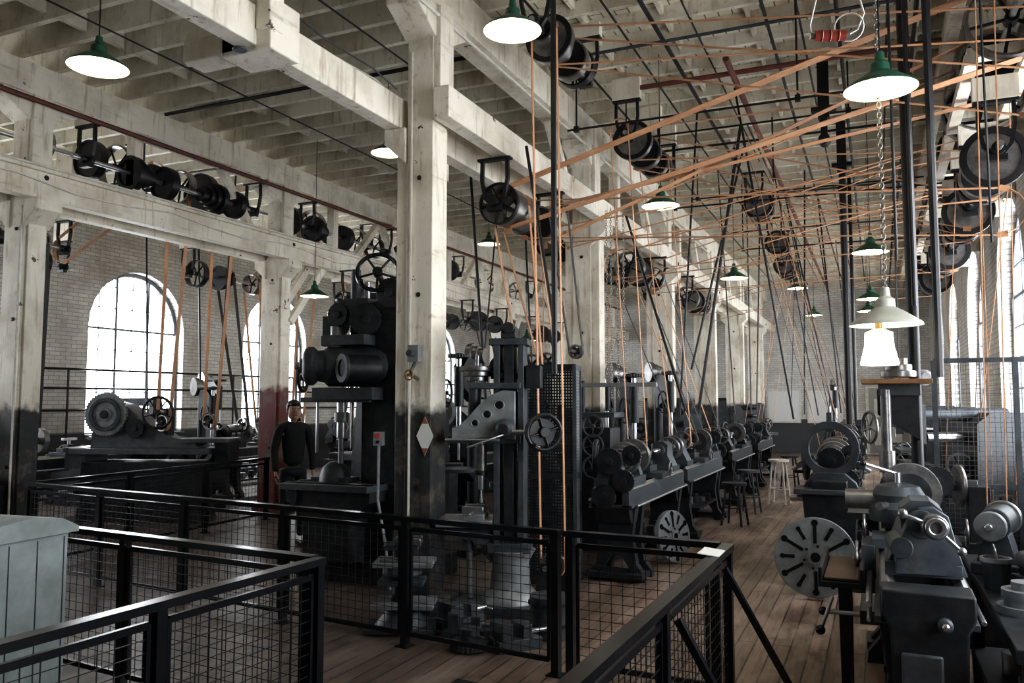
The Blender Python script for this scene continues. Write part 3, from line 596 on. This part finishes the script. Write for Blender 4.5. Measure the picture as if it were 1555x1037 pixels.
def gearhead_drill(name,x,y,rz,sz):
    b=B(); b.prism([(-.62,-.3),(.3,-.3),(.36,-.1),(.36,.2),(.25,.34),(-.62,.34)],'XY',0,.09,iron2)
    b.rev([(.25,.09),(.24,.13),(.17,.2),(.15,.42),(.19,.5),(.21,.53),(0,.53)],(0,0,0),(0,0,1),iron3,28)
    b.box((-.0,0,1.42),(.08,.28,1.86),iron); b.box((-.1,0,1.42),(.05,.3,1.86),iron2); b.box((.1,0,1.42),(.05,.3,1.86),iron2); b.box((0,0,2.36),(.32,.34,.06),iron2); b.box((0,0,.56),(.34,.34,.08),iron2)
    b.prism([(-.15,.42),(-.15,.74),(-.52,.74),(-.52,.68),(-.3,.6)],'XZ',-.1,.1,iron2); b.box((-.36,0,.77),(.46,.42,.06),iron3); b.cyl((-.34,0,.1),(-.34,0,.72),.03,steel)
    b.box((-.3,0,.82),(.2,.3,.05),iron3); b.box((-.3,-.1,.875),(.18,.05,.07),steel); b.box((-.3,.06,.875),(.18,.05,.07),steel); b.cyl((-.3,-.28,.86),(-.3,-.1,.86),.012,steel)
    wing=[(-.46,1.50),(-.1,1.52),(.06,1.5),(.06,1.92),(-.04,1.93),(-.14,1.89),(-.24,1.80),(-.33,1.69),(-.4,1.62),(-.46,1.6)]
    b.prism(wing,'XZ',-.2,-.15,iron3); b.prism(wing,'XZ',.1,.15,iron2)
    for hx,hz,r in((-.07,1.8,.035),(-.17,1.72,.032),(-.27,1.645,.026)): b.cyl((hx,-.203,hz),(hx,-.19,hz),r,black,n=16); b.ring((hx,-.2,hz),(0,1,0),r+.01,r,.012,iron3)
    b.box((-.2,0,1.5),(.6,.34,.07),iron2); b.box((-.1,-.05,1.97),(.4,.3,.05),iron2)
    b.cyl((-.3,-.03,1.42),(-.3,-.03,1.95),.05,iron2); b.cyl((-.24,-.03,1.05),(-.24,-.03,1.5),.028,steel); b.cyl((-.24,-.03,1.2),(-.24,-.03,1.45),.045,oldsteel); b.cyl((-.24,-.03,.93),(-.24,-.03,1.05),.018,steel,.008); b.ring((-.24,-.03,1.2),(0,0,1),.055,.03,.04,iron)
    b.cyl((-.02,-.26,1.57),(.28,-.26,1.57),.022,steel); b.sph((-.02,-.25,1.6),.085,iron2,sc_=(.9,.8,1)); b.cyl((-.02,-.32,1.6),(-.02,-.36,1.6),.045,iron); b.wheel((.3,-.3,1.57),(.6,-1,0),.15,.018,blackm,sp=4,hub=.045); b.cyl((.27,-.26,1.57),(.29,-.29,1.57),.12,iron,n=20)
    b.cyl((-.5,-.26,1.5),(-.06,-.26,1.5),.012,steel); b.tube([(-.02,-.32,1.55),(-.3,-.4,1.44)],.01,steel)
    b.cone((-.28,0,2.08),(0,0,1),[.09,.12,.15],.045,oldsteel); b.cyl((-.28,0,2.0),(-.28,0,2.25),.02,steel); b.gear((-.05,0,2.06),(0,0,1),.12,.05,iron); b.box((.2,0,2.05),(.12,.26,.2),iron)
    b.cyl((-.25,.2,2.1),(.1,.2,2.1),.02,steel); b.cone((-.1,.3,2.15),(0,1,0),[.12,.09],.06,iron)
    b.box((0,0,2.43),(.12,.36,.08),iron); b.cyl((0,-.2,2.48),(0,.2,2.48),.05,iron)
    b.obj(name,(x,y,0),rz,bev=.006,sz=sz)
gearhead_drill('upright_drill_press',-2.80,6.3,.3,.93)
b=B(); b.box((.05,.1,.1),(1.3,.9,.2),iron); b.box((.25,.15,1.35),(.5,.6,2.3),iron)
b.prism([(-.1,2.5),(.5,2.5),(.45,2.62),(.2,2.7),(-.05,2.62)],'XZ',-.15,.45,iron)
b.rev([(0,0),(.12,0),(.17,.02),(.19,.05),(.19,.1),(.15,.14),(.16,.2),(.2,.24),(.21,.8),(.18,.84),(.18,1.0),(0,1.0)],(-.5,-.42,2.05),(.8,.5,0),iron2,32)
b.cyl((-.52,-.445,2.05),(-.46,-.41,2.05),.07,oldsteel); b.cyl((-.56,-.47,2.05),(-.5,-.43,2.05),.035,iron3)
b.cyl((.02,-.5,2.02),(.2,-.2,2.02),.13,iron,n=24); b.ring((.02,-.5,2.02),(.5,.86,0),.14,.08,.03,iron2)
b.box((-.1,-.2,1.78),(.7,.3,.12),iron2); b.box((-.1,-.2,2.3),(.5,.3,.1),iron2); b.box((-.35,-.15,2.4),(.12,.2,.3),iron); b.beam((-.6,-.3,1.72),(.2,-.3,1.72),.05,.05,iron2)
b.cyl((-.12,-.1,2.3),(-.12,-.1,3.02),.05,iron2); b.cyl((-.02,-.05,2.3),(-.02,-.05,2.9),.03,steel); b.box((-.1,-.05,2.62),(.34,.26,.2),iron); b.gear((-.3,-.1,2.5),(1,0,0),.14,.05,iron); b.gear((-.18,-.3,2.55),(0,1,0),.12,.05,iron,20); b.cyl((-.34,-.2,2.2),(-.34,-.2,2.6),.04,oldsteel); b.cyl((-.22,-.28,2.2),(-.22,-.28,2.44),.055,iron3)
b.wheel((.2,-.2,2.96),(.5,-1,.4),.2,.022,black,sp=5,hub=.05)
b.cyl((.2,-.2,2.95),(.28,.05,2.6),.03,iron); b.gear((.35,-.2,2.75),(0,1,0),.15,.06,iron); b.gear((.1,-.25,2.5),(.5,-1,0),.16,.05,iron,30)
b.cyl((-.2,-.2,1.35),(-.2,-.2,1.75),.045,steel); b.cyl((-.2,-.2,1.1),(-.2,-.2,1.35),.028,iron3); b.cyl((-.2,-.2,1.5),(-.2,-.2,1.6),.07,iron3)
b.tube([(-.45,-.25,1.75),(-.45,-.25,1.2)],.015,steel); b.tube([(.0,-.3,1.75),(.0,-.3,1.25)],.02,oldsteel)
b.prism([(-.65,.86),(.3,.86),(.3,.76),(.1,.6),(.1,.2),(-.45,.2),(-.45,.6),(-.65,.76)],'XZ',-.45,.3,iron); b.box((-.18,-.1,.89),(1.0,.85,.06),iron2)
for k in range(4): b.box((-.18,-.42+k*.2,.925),(.98,.03,.012),black)
b.rev([(0,.2),(.06,.19),(.12,.14),(.15,.06),(.16,0),(0,0)],(-.3,-.15,.92),(0,0,1),iron2,24); b.box((-.3,-.15,.94),(.44,.2,.05),iron2); b.wheel((-.62,-.4,.8),(-.6,-1,0),.12,.013,iron)
b.wheel((-.75,-.1,1.95),(-1,-.3,0),.14,.016,iron)
b.obj('horizontal_boring_machine',(-4.62,6.95,0),0,bev=.008)
b=B()
for i,(z,s) in enumerate(((.03,.52),(.2,.46),(.36,.34),(.5,.44),(.62,.26))): b.box((.02*(i%2),0,z),(s,s*.7,.035),iron3 if i%2 else iron2)
b.cyl((0,0,0),(0,0,.64),.07,iron); b.rev([(.2,.03),(.14,.1),(.12,.17),(0,.17)],(0,0,.02),(0,0,1),iron2,20); b.rev([(.08,.38),(.15,.42),(.14,.48),(0,.48)],(0,0,0),(0,0,1),iron2,20)
b.box((.05,-.05,.67),(.2,.16,.05),oldsteel); b.cyl((-.15,-.1,.53),(.1,-.12,.53),.025,oldsteel); b.box((-.14,.02,.24),(.12,.16,.05),oldsteel)
b.obj('tiered_tool_stand',(-3.3,5.42,0),.4,bev=.004)
b=B(); b.cyl((0,0,0),(0,0,.3),.13,iron2,.15,n=20); b.ring((0,0,.1),(0,0,1),.15,.13,.02,iron); b.ring((0,0,.25),(0,0,1),.16,.14,.02,iron); b.obj('small_barrel',(-2.22,5.7,0))
for x,y,r in((-2.75,5.45,.3),(-2.35,5.35,.9),(-2.95,5.7,1.2)):
    b=B(); b.box((0,0,.04),(.34,.2,.08),iron2); b.box((-.1,0,.13),(.08,.2,.12),iron2); b.box((.06,0,.12),(.07,.18,.1),iron2); b.cyl((.08,0,.1),(.26,0,.1),.018,steel); b.cyl((.25,-.09,.1),(.25,.09,.1),.008,steel); b.obj('machine_vise',(x,y,0),r,bev=.005)
b=B(); b.gear((0,0,.03),(0,0,1),.14,.05,iron2); b.cyl((0,0,.05),(0,0,.14),.07,iron2); b.obj('loose_gear',(-2.62,5.2,.005))
b=B(); w,d,h=.46,.34,2.05
for sx in(-1,1):
    for sy in(-1,1): b.box((sx*w/2,sy*d/2,h/2),(.035,.035,h),iron2)
for z in(.03,1.0,h-.02):
    b.box((0,-d/2,z),(w,.03,.05),iron); b.box((0,d/2,z),(w,.03,.05),iron); b.box((w/2,0,z),(.03,d,.05),iron2); b.box((-w/2,0,z),(.03,d,.05),iron)
for i in range(18): b.box((-w/2+w*(i+.5)/18,-d/2,h/2),(.014,.004,h),iron)
for i in range(12): b.box((w/2,-d/2+d*(i+.5)/12,h/2),(.004,.016,h),iron3)
for i in range(72):
    z=h*(i+.5)/72; b.box((0,-d/2,z),(w,.004,.015),iron); b.box((w/2,0,z),(.004,d,.015),iron3)
b.obj('perforated_belt_guard',(-2.86,7.45,0),.2)
b=B(); b.box((0,0,0),(.08,.06,.11),iron3); b.cyl((0,-.03,.025),(0,-.045,.025),.018,redp); b.cyl((0,-.03,-.025),(0,-.045,-.025),.013,black); b.tube([(0,0,-.05),(0,-.01,-.5),(.07,-.02,-.85),(.12,-.03,-1.25)],.012,iron3,8); b.obj('push_button_switch',(-3.74,5.76,1.4),.3)
b=B(); b.prism([(0,-.16),(.08,0),(0,.16),(-.08,0)],'XZ',-.004,0,paper)
for s in(-1,1): b.prism([(0,s*.16),(.03,s*.1),(-.03,s*.1)],'XZ',-.006,-.004,rustm)
b.obj('diamond_placard',(-3.42,5.955,1.42))
b=B(); b.box((0,0,0),(.1,.08,.14),iron3); b.cyl((0,-.05,0),(0,-.1,0),.03,iron2); b.wheel((0,-.1,-.18),(0,-1,0),.04,.006,brass,sp=3,handle=False); b.tube([(0,0,-.08),(0,-.08,-.16),(.08,-.08,-.22)],.016,oldsteel); b.obj('pipe_valve',(-3.5,5.92,2.1))
b=B(); b.box((0,0,.5),(.8,.55,1.0),cabm); 
b.prism([(-.31,1.0),(.31,1.0),(.31,1.03),(.2,1.085),(.0,1.11),(-.2,1.085),(-.31,1.03)],'YZ',-.44,.44,cabm)
for i in range(6): b.box((-.4+.8*i/5,-.277,.5),(.006,.006,.96),iron2); 
for i in range(4): b.box((.402,-.25+.5*i/3,.5),(.006,.006,.96),iron2)
b.box((0,0,.05),(.84,.59,.1),cabm); b.cyl((.1,-.28,.75),(.1,-.31,.75),.02,brass)
b.obj('painted_wooden_cabinet',(-4.4,2.85,0),.1,bev=.01)
def shaper(name,x,y,rz,m=iron2):
    b=B(); b.prism([(-.9,0),(.9,0),(.85,.12),(.75,.85),(-.85,.85),(-.9,.12)],'XZ',-.3,.3,iron); b.box((0,0,1.0),(2.0,.75,.08),m)
    b.prism([(-.8,1.04),(-.75,1.6),(-.55,1.72),(-.3,1.66),(0,1.42),(.35,1.2),(.75,1.14),(.8,1.04)],'XZ',-.18,.18,m)
    b.gear((-.55,-.22,1.52),(0,1,0),.32,.07,iron3,40); b.ring((-.55,-.27,1.52),(0,1,0),.24,.18,.03,iron2); b.gear((-.1,-.24,1.32),(0,1,0),.14,.06,iron,20); b.wheel((.25,-.3,1.55),(0,-1,0),.22,.02,iron,sp=5); b.cyl((.25,-.3,1.55),(.25,.1,1.55),.03,steel); b.box((.25,0,1.35),(.12,.2,.5),iron)
    b.cyl((-.55,-.3,1.52),(-.55,.25,1.52),.06,iron); b.box((.9,0,1.15),(.7,.5,.06),m); b.box((1.15,0,.95),(.2,.4,.4),iron); b.box((-.95,0,.9),(.3,.6,.3),m)
    return b.obj(name,(x,y,0),rz,bev=.008)
shaper('metal_shaper',-9.7,8.9,.35,M('shaper_grey_paint',(.09,.10,.115),(.17,.185,.205),.36,.25,7,.12)); shaper('metal_shaper',-7.2,14.2,.5,iron)
def planer(name,x,y,rz,LL=2.6):
    b=B(); b.box((0,0,.4),(.7,LL,.8),iron); b.box((0,0,.86),(.85,LL*.8,.1),iron2)
    for k in range(4): b.box((-.3+k*.2,0,.912),(.03,LL*.8,.012),black)
    for s in(-1,1): b.prism([(-.25,0),(.25,0),(.2,1.2),(.12,1.7),(-.05,1.7),(-.15,1.2)],'YZ',s*.5-.06,s*.5+.06,iron)
    b.box((0,-.15,1.35),(1.15,.16,.25),iron2); b.box((0,0,1.7),(1.15,.2,.14),iron); b.box((.1,-.28,1.3),(.26,.14,.42),iron2); b.cyl((.1,-.3,1.5),(.1,-.3,1.75),.015,steel); b.wheel((.1,-.3,1.75),(0,0,1),.08,.01,oldsteel,sp=3); b.wheel((.62,-.15,1.35),(1,0,0),.12,.012,iron); b.pulley((.75,.3,.6),(1,0,0),.26,.12,iron)
    for s in(-1,1): b.box((s*.4,0,.03),(.2,LL,.06),iron)
    return b.obj(name,(x,y,0),rz,bev=.008)
planer('metal_planer',-6.9,10.9,1.35,2.2); planer('metal_planer',-12.2,10.8,0); planer('metal_planer',-9.9,5.9,1.45)
def milling(name,x,y,rz,m=iron):
    b=B(); b.prism([(-.3,0),(.55,0),(.5,.08),(.28,.14),(.24,1.5),(.1,1.6),(-.22,1.6),(-.3,1.4)],'XZ',-.24,.24,m); b.cone((-.05,0,1.36),(1,0,0),[.17,.14,.11],.09,oldsteel); b.prism([(.26,.4),(.7,.7),(.7,.8),(.26,.8)],'XZ',-.14,.14,m); b.box((.5,0,.85),(.32,.26,.08),m); b.box((.5,0,.92),(.26,1.0,.07),iron2)
    b.cyl((.2,0,1.36),(.6,0,1.36),.05,steel); b.cyl((-.2,0,1.58),(.7,0,1.58),.06,iron2); b.prism([(.62,1.3),(.7,1.3),(.7,1.68),(.62,1.68)],'XZ',-.06,.06,m); b.wheel((.5,-.55,.92),(0,-1,0),.11,.012,oldsteel); b.wheel((.75,0,.6),(1,0,-.2),.12,.012,oldsteel); b.cyl((.45,0,.1),(.45,0,.7),.035,steel)
    return b.obj(name,(x,y,0),rz,bev=.006)
milling('milling_machine',-5.3,9.3,-1.2); milling('milling_machine',-2.9,13.6,-1.3,iron2); milling('milling_machine',-12.6,6.6,0); milling('milling_machine',.95,9.1,3.6); milling('milling_machine',.9,11.6,3.3); milling('milling_machine',-7.3,20,-1.2); milling('milling_machine',.9,14.6,3.2); milling('milling_machine',-3.0,21.5,-1)
def drill(name,x,y,rz,m=iron,h=2.1):
    b=B(); b.prism([(-.2,-.22),(.55,-.2),(.55,.2),(-.2,.22)],'XY',0,.08,m); b.cyl((0,0,.08),(0,0,h),.075,m,.06); b.ring((0,0,.14),(0,0,1),.14,.07,.12,m)
    b.prism([(.05,h-.5),(.4,h-.35),(.44,h-.1),(.3,h),(-.05,h)],'XZ',-.06,.06,m); b.cyl((.42,0,h-.9),(.42,0,h+.05),.03,steel); b.cyl((.42,0,h-.55),(.42,0,h-.1),.055,m); b.cyl((.42,0,1.05),(.42,0,h-.9),.015,steel)
    b.prism([(.06,.78),(.2,.86),(.3,.9),(.3,.94),(.06,.94)],'XZ',-.05,.05,m); b.cyl((.42,0,.92),(.42,0,.96),.22,iron2,n=28); b.gear((.42,0,h+.02),(0,0,1),.13,.04,m,24); b.cone((-.12,0,h+.05),(0,1,0),[.15,.12,.09],.07,oldsteel); b.wheel((.45,-.14,h-.4),(0,-1,0),.15,.012,m,sp=4); b.cone((-.2,0,.3),(0,1,0),[.15,.12,.09],.07,oldsteel)
    return b.obj(name,(x,y,0),rz,bev=.005)
drill('column_drill_press',-4.4,11.2,-1.4); drill('column_drill_press',-2.95,10.05,-.9,iron,2.0); drill('column_drill_press',-4.3,14,-1.4); drill('column_drill_press',-12.2,12.6,-.3); drill('column_drill_press',-4.35,8.7,-1.5,iron,2.2)
drill('column_drill_press',.7,17,3.3); drill('column_drill_press',-1.0,23,-1.5); drill('column_drill_press',-4.6,20,-1.5); drill('column_drill_press',-9.3,11.2,-.8,iron,2.1); drill('column_drill_press',-10.2,10.4,-.4,iron,1.9); drill('column_drill_press',-3.0,12.2,-.9,iron,2.1)
b=B(); b.box((.12,.15,.05),(.7,.6,.1),iron); b.cyl((.22,.15,.1),(.22,.15,5.3),.045,blackm); b.cyl((.0,0,.95),(.0,0,1.8),.04,oldsteel); b.cyl((0,0,1.15),(0,0,1.32),.06,oldsteel); b.cyl((0,0,.85),(0,0,.97),.025,steel,.008)
b.box((.08,.05,1.86),(.5,.42,.035),woodm); b.box((.1,.08,1.8),(.3,.2,.1),iron2); b.prism([(.2,.5),(.2,.8),(-.22,.8),(-.22,.74)],'XZ',-.08,.12,iron); b.box((-.05,.05,.82),(.5,.45,.05),iron2); b.prism([(.24,1.4),(.24,1.8),(-.06,1.8),(-.06,1.6)],'XZ',.02,.12,iron)
b.wheel((-.12,-.05,1.5),(-1,-.5,0),.12,.012,oldsteel); b.cone((.1,.05,1.97),(0,0,1),[.13,.1,.07],.05,oldsteel)
b.obj('column_drill_press',(.06,7.15,0),bev=.004)
b=B(); x0,x1,h=.45,1.58,2.05
for x in(x0,1.05,x1): b.box((x,7.9,h/2),(.04,.04,h),iron2)
for z in(.05,1.0,h): b.box(((x0+x1)/2,7.9,z),(x1-x0,.035,.04),iron2)
i=x0
while i<x1: b.box((i,7.9,h/2),(.0035,.0035,h),oldsteel); i+=.04
z=.05
while z<h: b.box(((x0+x1)/2,7.9,z),(x1-x0,.0035,.0035),oldsteel); z+=.04
b.obj('wire_mesh_partition')
# foreground right
b=B(); b.prism([(-.12,.74),(.10,.74),(.10,.84),(.08,.84),(.08,.77),(-.1,.77),(-.1,.84),(-.12,.84)],'XZ',-.35,.35,iron); b.box((-.01,0,.78),(.17,.66,.015),traywood); b.beam((0,-.3,.74),(.0,-.15,.05),.05,.06,iron); b.beam((0,.3,.74),(0,.15,.05),.05,.06,iron); b.box((0,0,.03),(.2,.5,.06),iron)
b.cyl((-.08,-.36,.62),(.08,-.36,.62),.012,steel); b.sph((-.1,-.36,.62),.022,black); b.tube([(-.05,-.37,.7),(-.1,-.42,.56)],.01,steel); b.sph((-.11,-.43,.54),.025,black)
b.obj('chip_tray_stand',(-.19,5.0,0),bev=.004)
b=B(); b.rev([(0,0),(.16,0),(.17,.03),(.17,.08),(.14,.12),(.15,.16),(.12,.21),(.05,.23),(0,.23)],(0,0,0),(0,0,1),iron2,30)
for i in range(6): t=i*math.pi/3; c=V(math.cos(t),math.sin(t),0); b.cyl(c*.13+V(0,0,.1),c*.22+V(0,0,.1),.025,oldsteel)
b.cyl((-.3,0,.12),(-.1,0,.12),.06,oldsteel,n=20); b.cyl((0,0,.23),(0,0,.29),.02,steel); b.tube([(0,0,.28),(-.18,-.05,.34)],.01,steel); b.sph((-.19,-.05,.345),.02,black); b.obj('turret_toolhead',(.10,5.6,.98))
b=B(); b.cyl((0,0,0),(0,-.14,0),.045,iron2,.04); b.cyl((0,-.14,0),(0,-.19,0),.055,oldsteel); b.ring((0,-.195,0),(0,1,0),.045,.025,.02,steel); b.tube([(0,-.16,0),(-.12,-.18,.05)],.01,steel); b.sph((-.13,-.18,.055),.022,oldsteel); b.tube([(0,-.16,0),(.09,-.18,-.09)],.01,steel); b.sph((.1,-.18,-.1),.02,oldsteel)
b.prism([(-.15,-.24),(.15,-.24),(.12,-.14),(.08,.03),(.02,.07),(-.04,.06),(-.1,-.02),(-.14,-.12)],'XZ',-.02,.3,iron2); b.cyl((-.12,-.03,-.12),(-.12,.2,-.12),.05,iron2); b.obj('lathe_tailstock',(.2,4.28,1.15),.1,bev=.006)
b=B(); b.prism([(-.17,0),(.17,0),(.16,.1),(.13,.2),(.15,.74),(.18,.8),(.18,.9),(-.18,.9),(-.18,.8),(-.15,.74),(-.13,.2),(-.16,.1)],'XZ',-.1,.1,iron); b.box((-.03,-.11,.5),(.16,.02,.3),iron2); b.cyl((.06,-.1,.78),(.06,-.15,.78),.03,iron2); b.cyl((.06,-.15,.78),(.06,-.17,.78),.015,steel); b.obj('lathe_pedestal',(.17,4.02,0),bev=.012)
b=B(); b.box((.76,4.85,.72),(.6,2.2,.06),iron)
for x in(.52,1.0):
    for y in(3.85,5.85): b.box((x,y,.35),(.07,.07,.7),iron)
b.box((.76,4.85,.2),(.55,2.0,.04),iron)
for i in range(6): b.cyl((.66+.1*(i%2),4.1+i*.3,.22),(.66+.1*(i%2),4.1+i*.3,.3+.04*(i%3)),.08,iron2 if i%2 else oldsteel,n=18)
b.obj('steel_workbench',bev=.006)
b=B(); b.rev([(0,0),(.12,0),(.12,.035),(.09,.035),(.09,.07),(.1,.07),(.1,.105),(.06,.105),(.06,.14),(0,.14)],(0,0,0),(0,0,1),iron3,32); b.obj('stacked_chuck_plates',(.59,4.4,.75))
b=B(); b.cyl((0,0,0),(0,0,.15),.055,iron2,.068,n=24); b.ring((0,0,.15),(0,0,1),.074,.06,.02,iron3); b.tor((0,0,.17),(1,0,.2),.055,.004,steel); b.obj('metal_pot',(.53,4.9,.75))
b=B(); b.box((0,0,.03),(.24,.3,.06),iron2); b.prism([(-.1,.06),(.1,.06),(.06,.22),(-.06,.22)],'XZ',-.08,.08,iron2); b.cyl((0,-.14,.28),(0,.16,.28),.085,iron2,n=28); b.cyl((0,-.2,.28),(0,-.14,.28),.05,iron3); b.cyl((0,-.32,.28),(0,-.2,.28),.02,steel); b.cyl((0,-.27,.28),(0,-.23,.28),.08,iron3,n=30); b.cyl((0,.16,.28),(0,.2,.28),.1,oldsteel,n=30); b.obj('bench_grinder',(.6,5.4,.75),-.25,bev=.006)
b=B(); b.rev([(0,-.02),(.14,-.02),(.15,0),(.14,.02),(0,.02)],(0,0,0),(1,.2,0),oldsteel,32); b.cyl((-.1,0,0),(.12,0,0),.04,iron2); b.box((.12,.0,-.2),(.14,.2,.4),iron); b.box((.1,0,-.5),(.24,.3,.24),iron);b.box((.1,.0,-.85),(.36,.4,.5),iron); b.obj('polishing_wheel_stand',(.52,6.8,1.1),0,bev=.005)
b=B(); b.box((0,0,.22),(.3,.36,.44),brownbox); b.box((0,0,.45),(.32,.38,.03),brownbox); b.box((0,-.19,.3),(.1,.02,.03),steel); b.obj('brown_storage_box',(.86,4.75,.75),bev=.006)
b=B(); b.box((0,0,.02),(.14,.2,.04),iron2); b.cyl((0,-.1,.11),(0,.1,.11),.05,iron3); b.cyl((0,-.13,.11),(0,-.1,.11),.035,steel); b.box((0,0,.06),(.08,.14,.06),iron2); b.obj('small_bench_motor',(.72,5.1,.75),.3,bev=.005)
def stool(x,y,m,h=.62):
    b=B(); b.cyl((0,0,h),(0,0,h+.035),.17,m,n=24)
    for i in range(4):
        t=i*math.pi/2+.6; c=V(math.cos(t),math.sin(t),0); b.cyl(c*.2,c*.12+V(0,0,h),.016,m,n=8)
    b.tor((0,0,.25),(0,0,1),.165,.008,m); b.obj('shop_stool',(x,y,0))
stool(-1.55,14.6,whitep,.7); stool(-1.85,13.2,iron2); stool(-1.85,11.8,iron,.55); stool(-1.6,17,iron)
for x in(-12,-10,-7,-5):
    b=B(); b.box((0,0,.9),(1.2,.45,1.8),iron); b.box((0,-.23,.9),(.01,.01,1.7),black)
    for s in(-1,1): b.box((s*.3,-.235,.9),(.55,.02,1.68),iron2); b.cyl((s*.06,-.25,.9),(s*.06,-.27,.9),.015,steel)
    b.box((0,0,1.82),(1.26,.5,.04),iron); b.obj('steel_cupboard',(x,28.95,0),bev=.006)
b=B(); b.box((0,0,.7),(.4,.4,1.4),iron); 
for z in(.95,1.2,1.42): b.wheel((0,-.22,z),(0,-1,0),.12,.014,iron2,sp=5,handle=False)
b.box((0,0,1.55),(.5,.42,.06),iron2); b.box((.2,0,1.9),(1.0,.06,.05),iron3); b.box((-.2,0,1.75),(.05,.05,.4),iron2); b.obj('gear_rack_stand',(-3.0,9.3,0),bev=.005)
# ------------------------------------------------------------------ person
def person(x,y,rz):
    root=bpy.data.objects.new('standing_man',None); sc.collection.objects.link(root); root.location=(x,y,0); root.rotation_euler=(0,0,rz)
    def skinned(name,verts,edges,radii,mat,rootv=0,sub=2):
        me=bpy.data.meshes.new(name); me.from_pydata(verts,edges,[]); me.materials.append(mat); o=bpy.data.objects.new(name,me); sc.collection.objects.link(o); o.parent=root
        md=o.modifiers.new('skin','SKIN'); md.use_smooth_shade=True
        for i,r in enumerate(radii): 
            sv=me.skin_vertices[0].data[i]; sv.radius=r if isinstance(r,tuple) else (r,r); sv.use_root=(i==rootv)
        s=o.modifiers.new('sub','SUBSURF'); s.levels=sub; s.render_levels=sub; return o
    v=[(0,0,.93),(0,0,1.1),(0,-.01,1.28),(0,0,1.40),(0,0,1.47),(-.17,0,1.39),(-.225,.02,1.12),(-.22,-.06,.88),(.17,0,1.39),(.225,.02,1.12),(.22,-.06,.88)]
    e=[(0,1),(1,2),(2,3),(3,4),(3,5),(5,6),(6,7),(3,8),(8,9),(9,10)]
    skinned('jacket',v,e,[(.15,.11),(.14,.10),(.165,.115),(.12,.085),(.06,.06),.065,.052,.042,.065,.052,.042],cloth)
    v=[(0,0,.95),(-.09,0,.86),(-.1,-.01,.48),(-.11,.02,.1),(.09,0,.86),(.1,-.01,.48),(.11,.02,.1)]
    skinned('trousers',v,[(0,1),(1,2),(2,3),(0,4),(4,5),(5,6)],[(.14,.1),.09,.06,.05,.09,.06,.05],jeans)
    skinned('neck',[(0,0,1.44),(0,-.01,1.53)],[(0,1)],[.052,.05],skin,sub=1)
    b=B()
    for s in(-1,1): b.box((s*.11,-.04,.035),(.09,.26,.07),black)
    b.obj('shoes',bev=.02,parent=root)
    b=B(); b.sph((0,-.015,1.585),.1,skin,20,(.76,.92,1.12)); b.sph((0,-.05,1.53),.05,skin,12,(.95,.9,.9)); b.cyl((0,-.1,1.6),(0,-.125,1.565),.01,skin,.017,n=8)
    for s in(-1,1): b.sph((s*.078,0,1.58),.026,skin,10,(.4,.7,1.1)); b.sph((s*.03,-.094,1.597),.012,eyew,10,(1.1,.5,.7)); b.sph((s*.03,-.1,1.597),.006,black,8); b.box((s*.03,-.103,1.618),(.035,.008,.007),hair)
    b.box((0,-.1,1.54),(.042,.012,.008),redpipe); b.obj('head',parent=root,ang=80)
    b=B(); b.sph((0,.015,1.625),.108,hair,20,(.82,.95,1.0)); 
    for i,q in enumerate(b.v):
        if q[1]<-.03 and q[2]<1.655: b.v[i]=(q[0]*.85,max(q[1],-.02)+.03,max(q[2],1.60))
    b.sph((0,-.06,1.672),.05,hair,12,(1.3,.9,.55))
    b.obj('hair',parent=root,ang=80)
    for s in(-1,1):
        px,py,pz=s*.22,-.07,.86
        skinned('palm',[(px,py,pz+.03),(px,py-.01,pz-.04)],[(0,1)],[(.022,.03),(.016,.036)],skin,sub=1)
        for k in range(4):
            fy=py-.035+k*.018; l=[.068,.078,.073,.056][k]
            skinned('finger_%d'%(k+1),[(px,fy,pz-.05),(px-s*.004,fy-.003,pz-.05-l*.5),(px-s*.02,fy-.006,pz-.05-l)],[(0,1),(1,2)],[.009,.008,.007],skin,sub=1)
        skinned('thumb',[(px-s*.005,py-.03,pz-.005),(px-s*.012,py-.055,pz-.035),(px-s*.02,py-.06,pz-.06)],[(0,1),(1,2)],[.011,.01,.008],skin,sub=1)
    return root
person(-6.4,8.0,.95)
# ------------------------------------------------------------------ world, camera
w=bpy.data.worlds.new('World'); sc.world=w; w.use_nodes=True; bg=w.node_tree.nodes['Background']; bg.inputs[0].default_value=(.93,.965,1,1); bg.inputs[1].default_value=12.5
cd=bpy.data.cameras.new('camera'); cd.sensor_width=36; cd.lens=1250/1555*36; cd.clip_start=.05; cam=bpy.data.objects.new('camera',cd); sc.collection.objects.link(cam)
cam.location=(0,0,1.7); cam.rotation_euler=(math.radians(94.2),0,math.radians(23.87)); sc.camera=cam
sc.view_settings.view_transform='Standard'; sc.view_settings.exposure=.0
for lk in('Medium High Contrast','High Contrast'):
    try: sc.view_settings.look=lk; break
    except Exception as e: print(e)
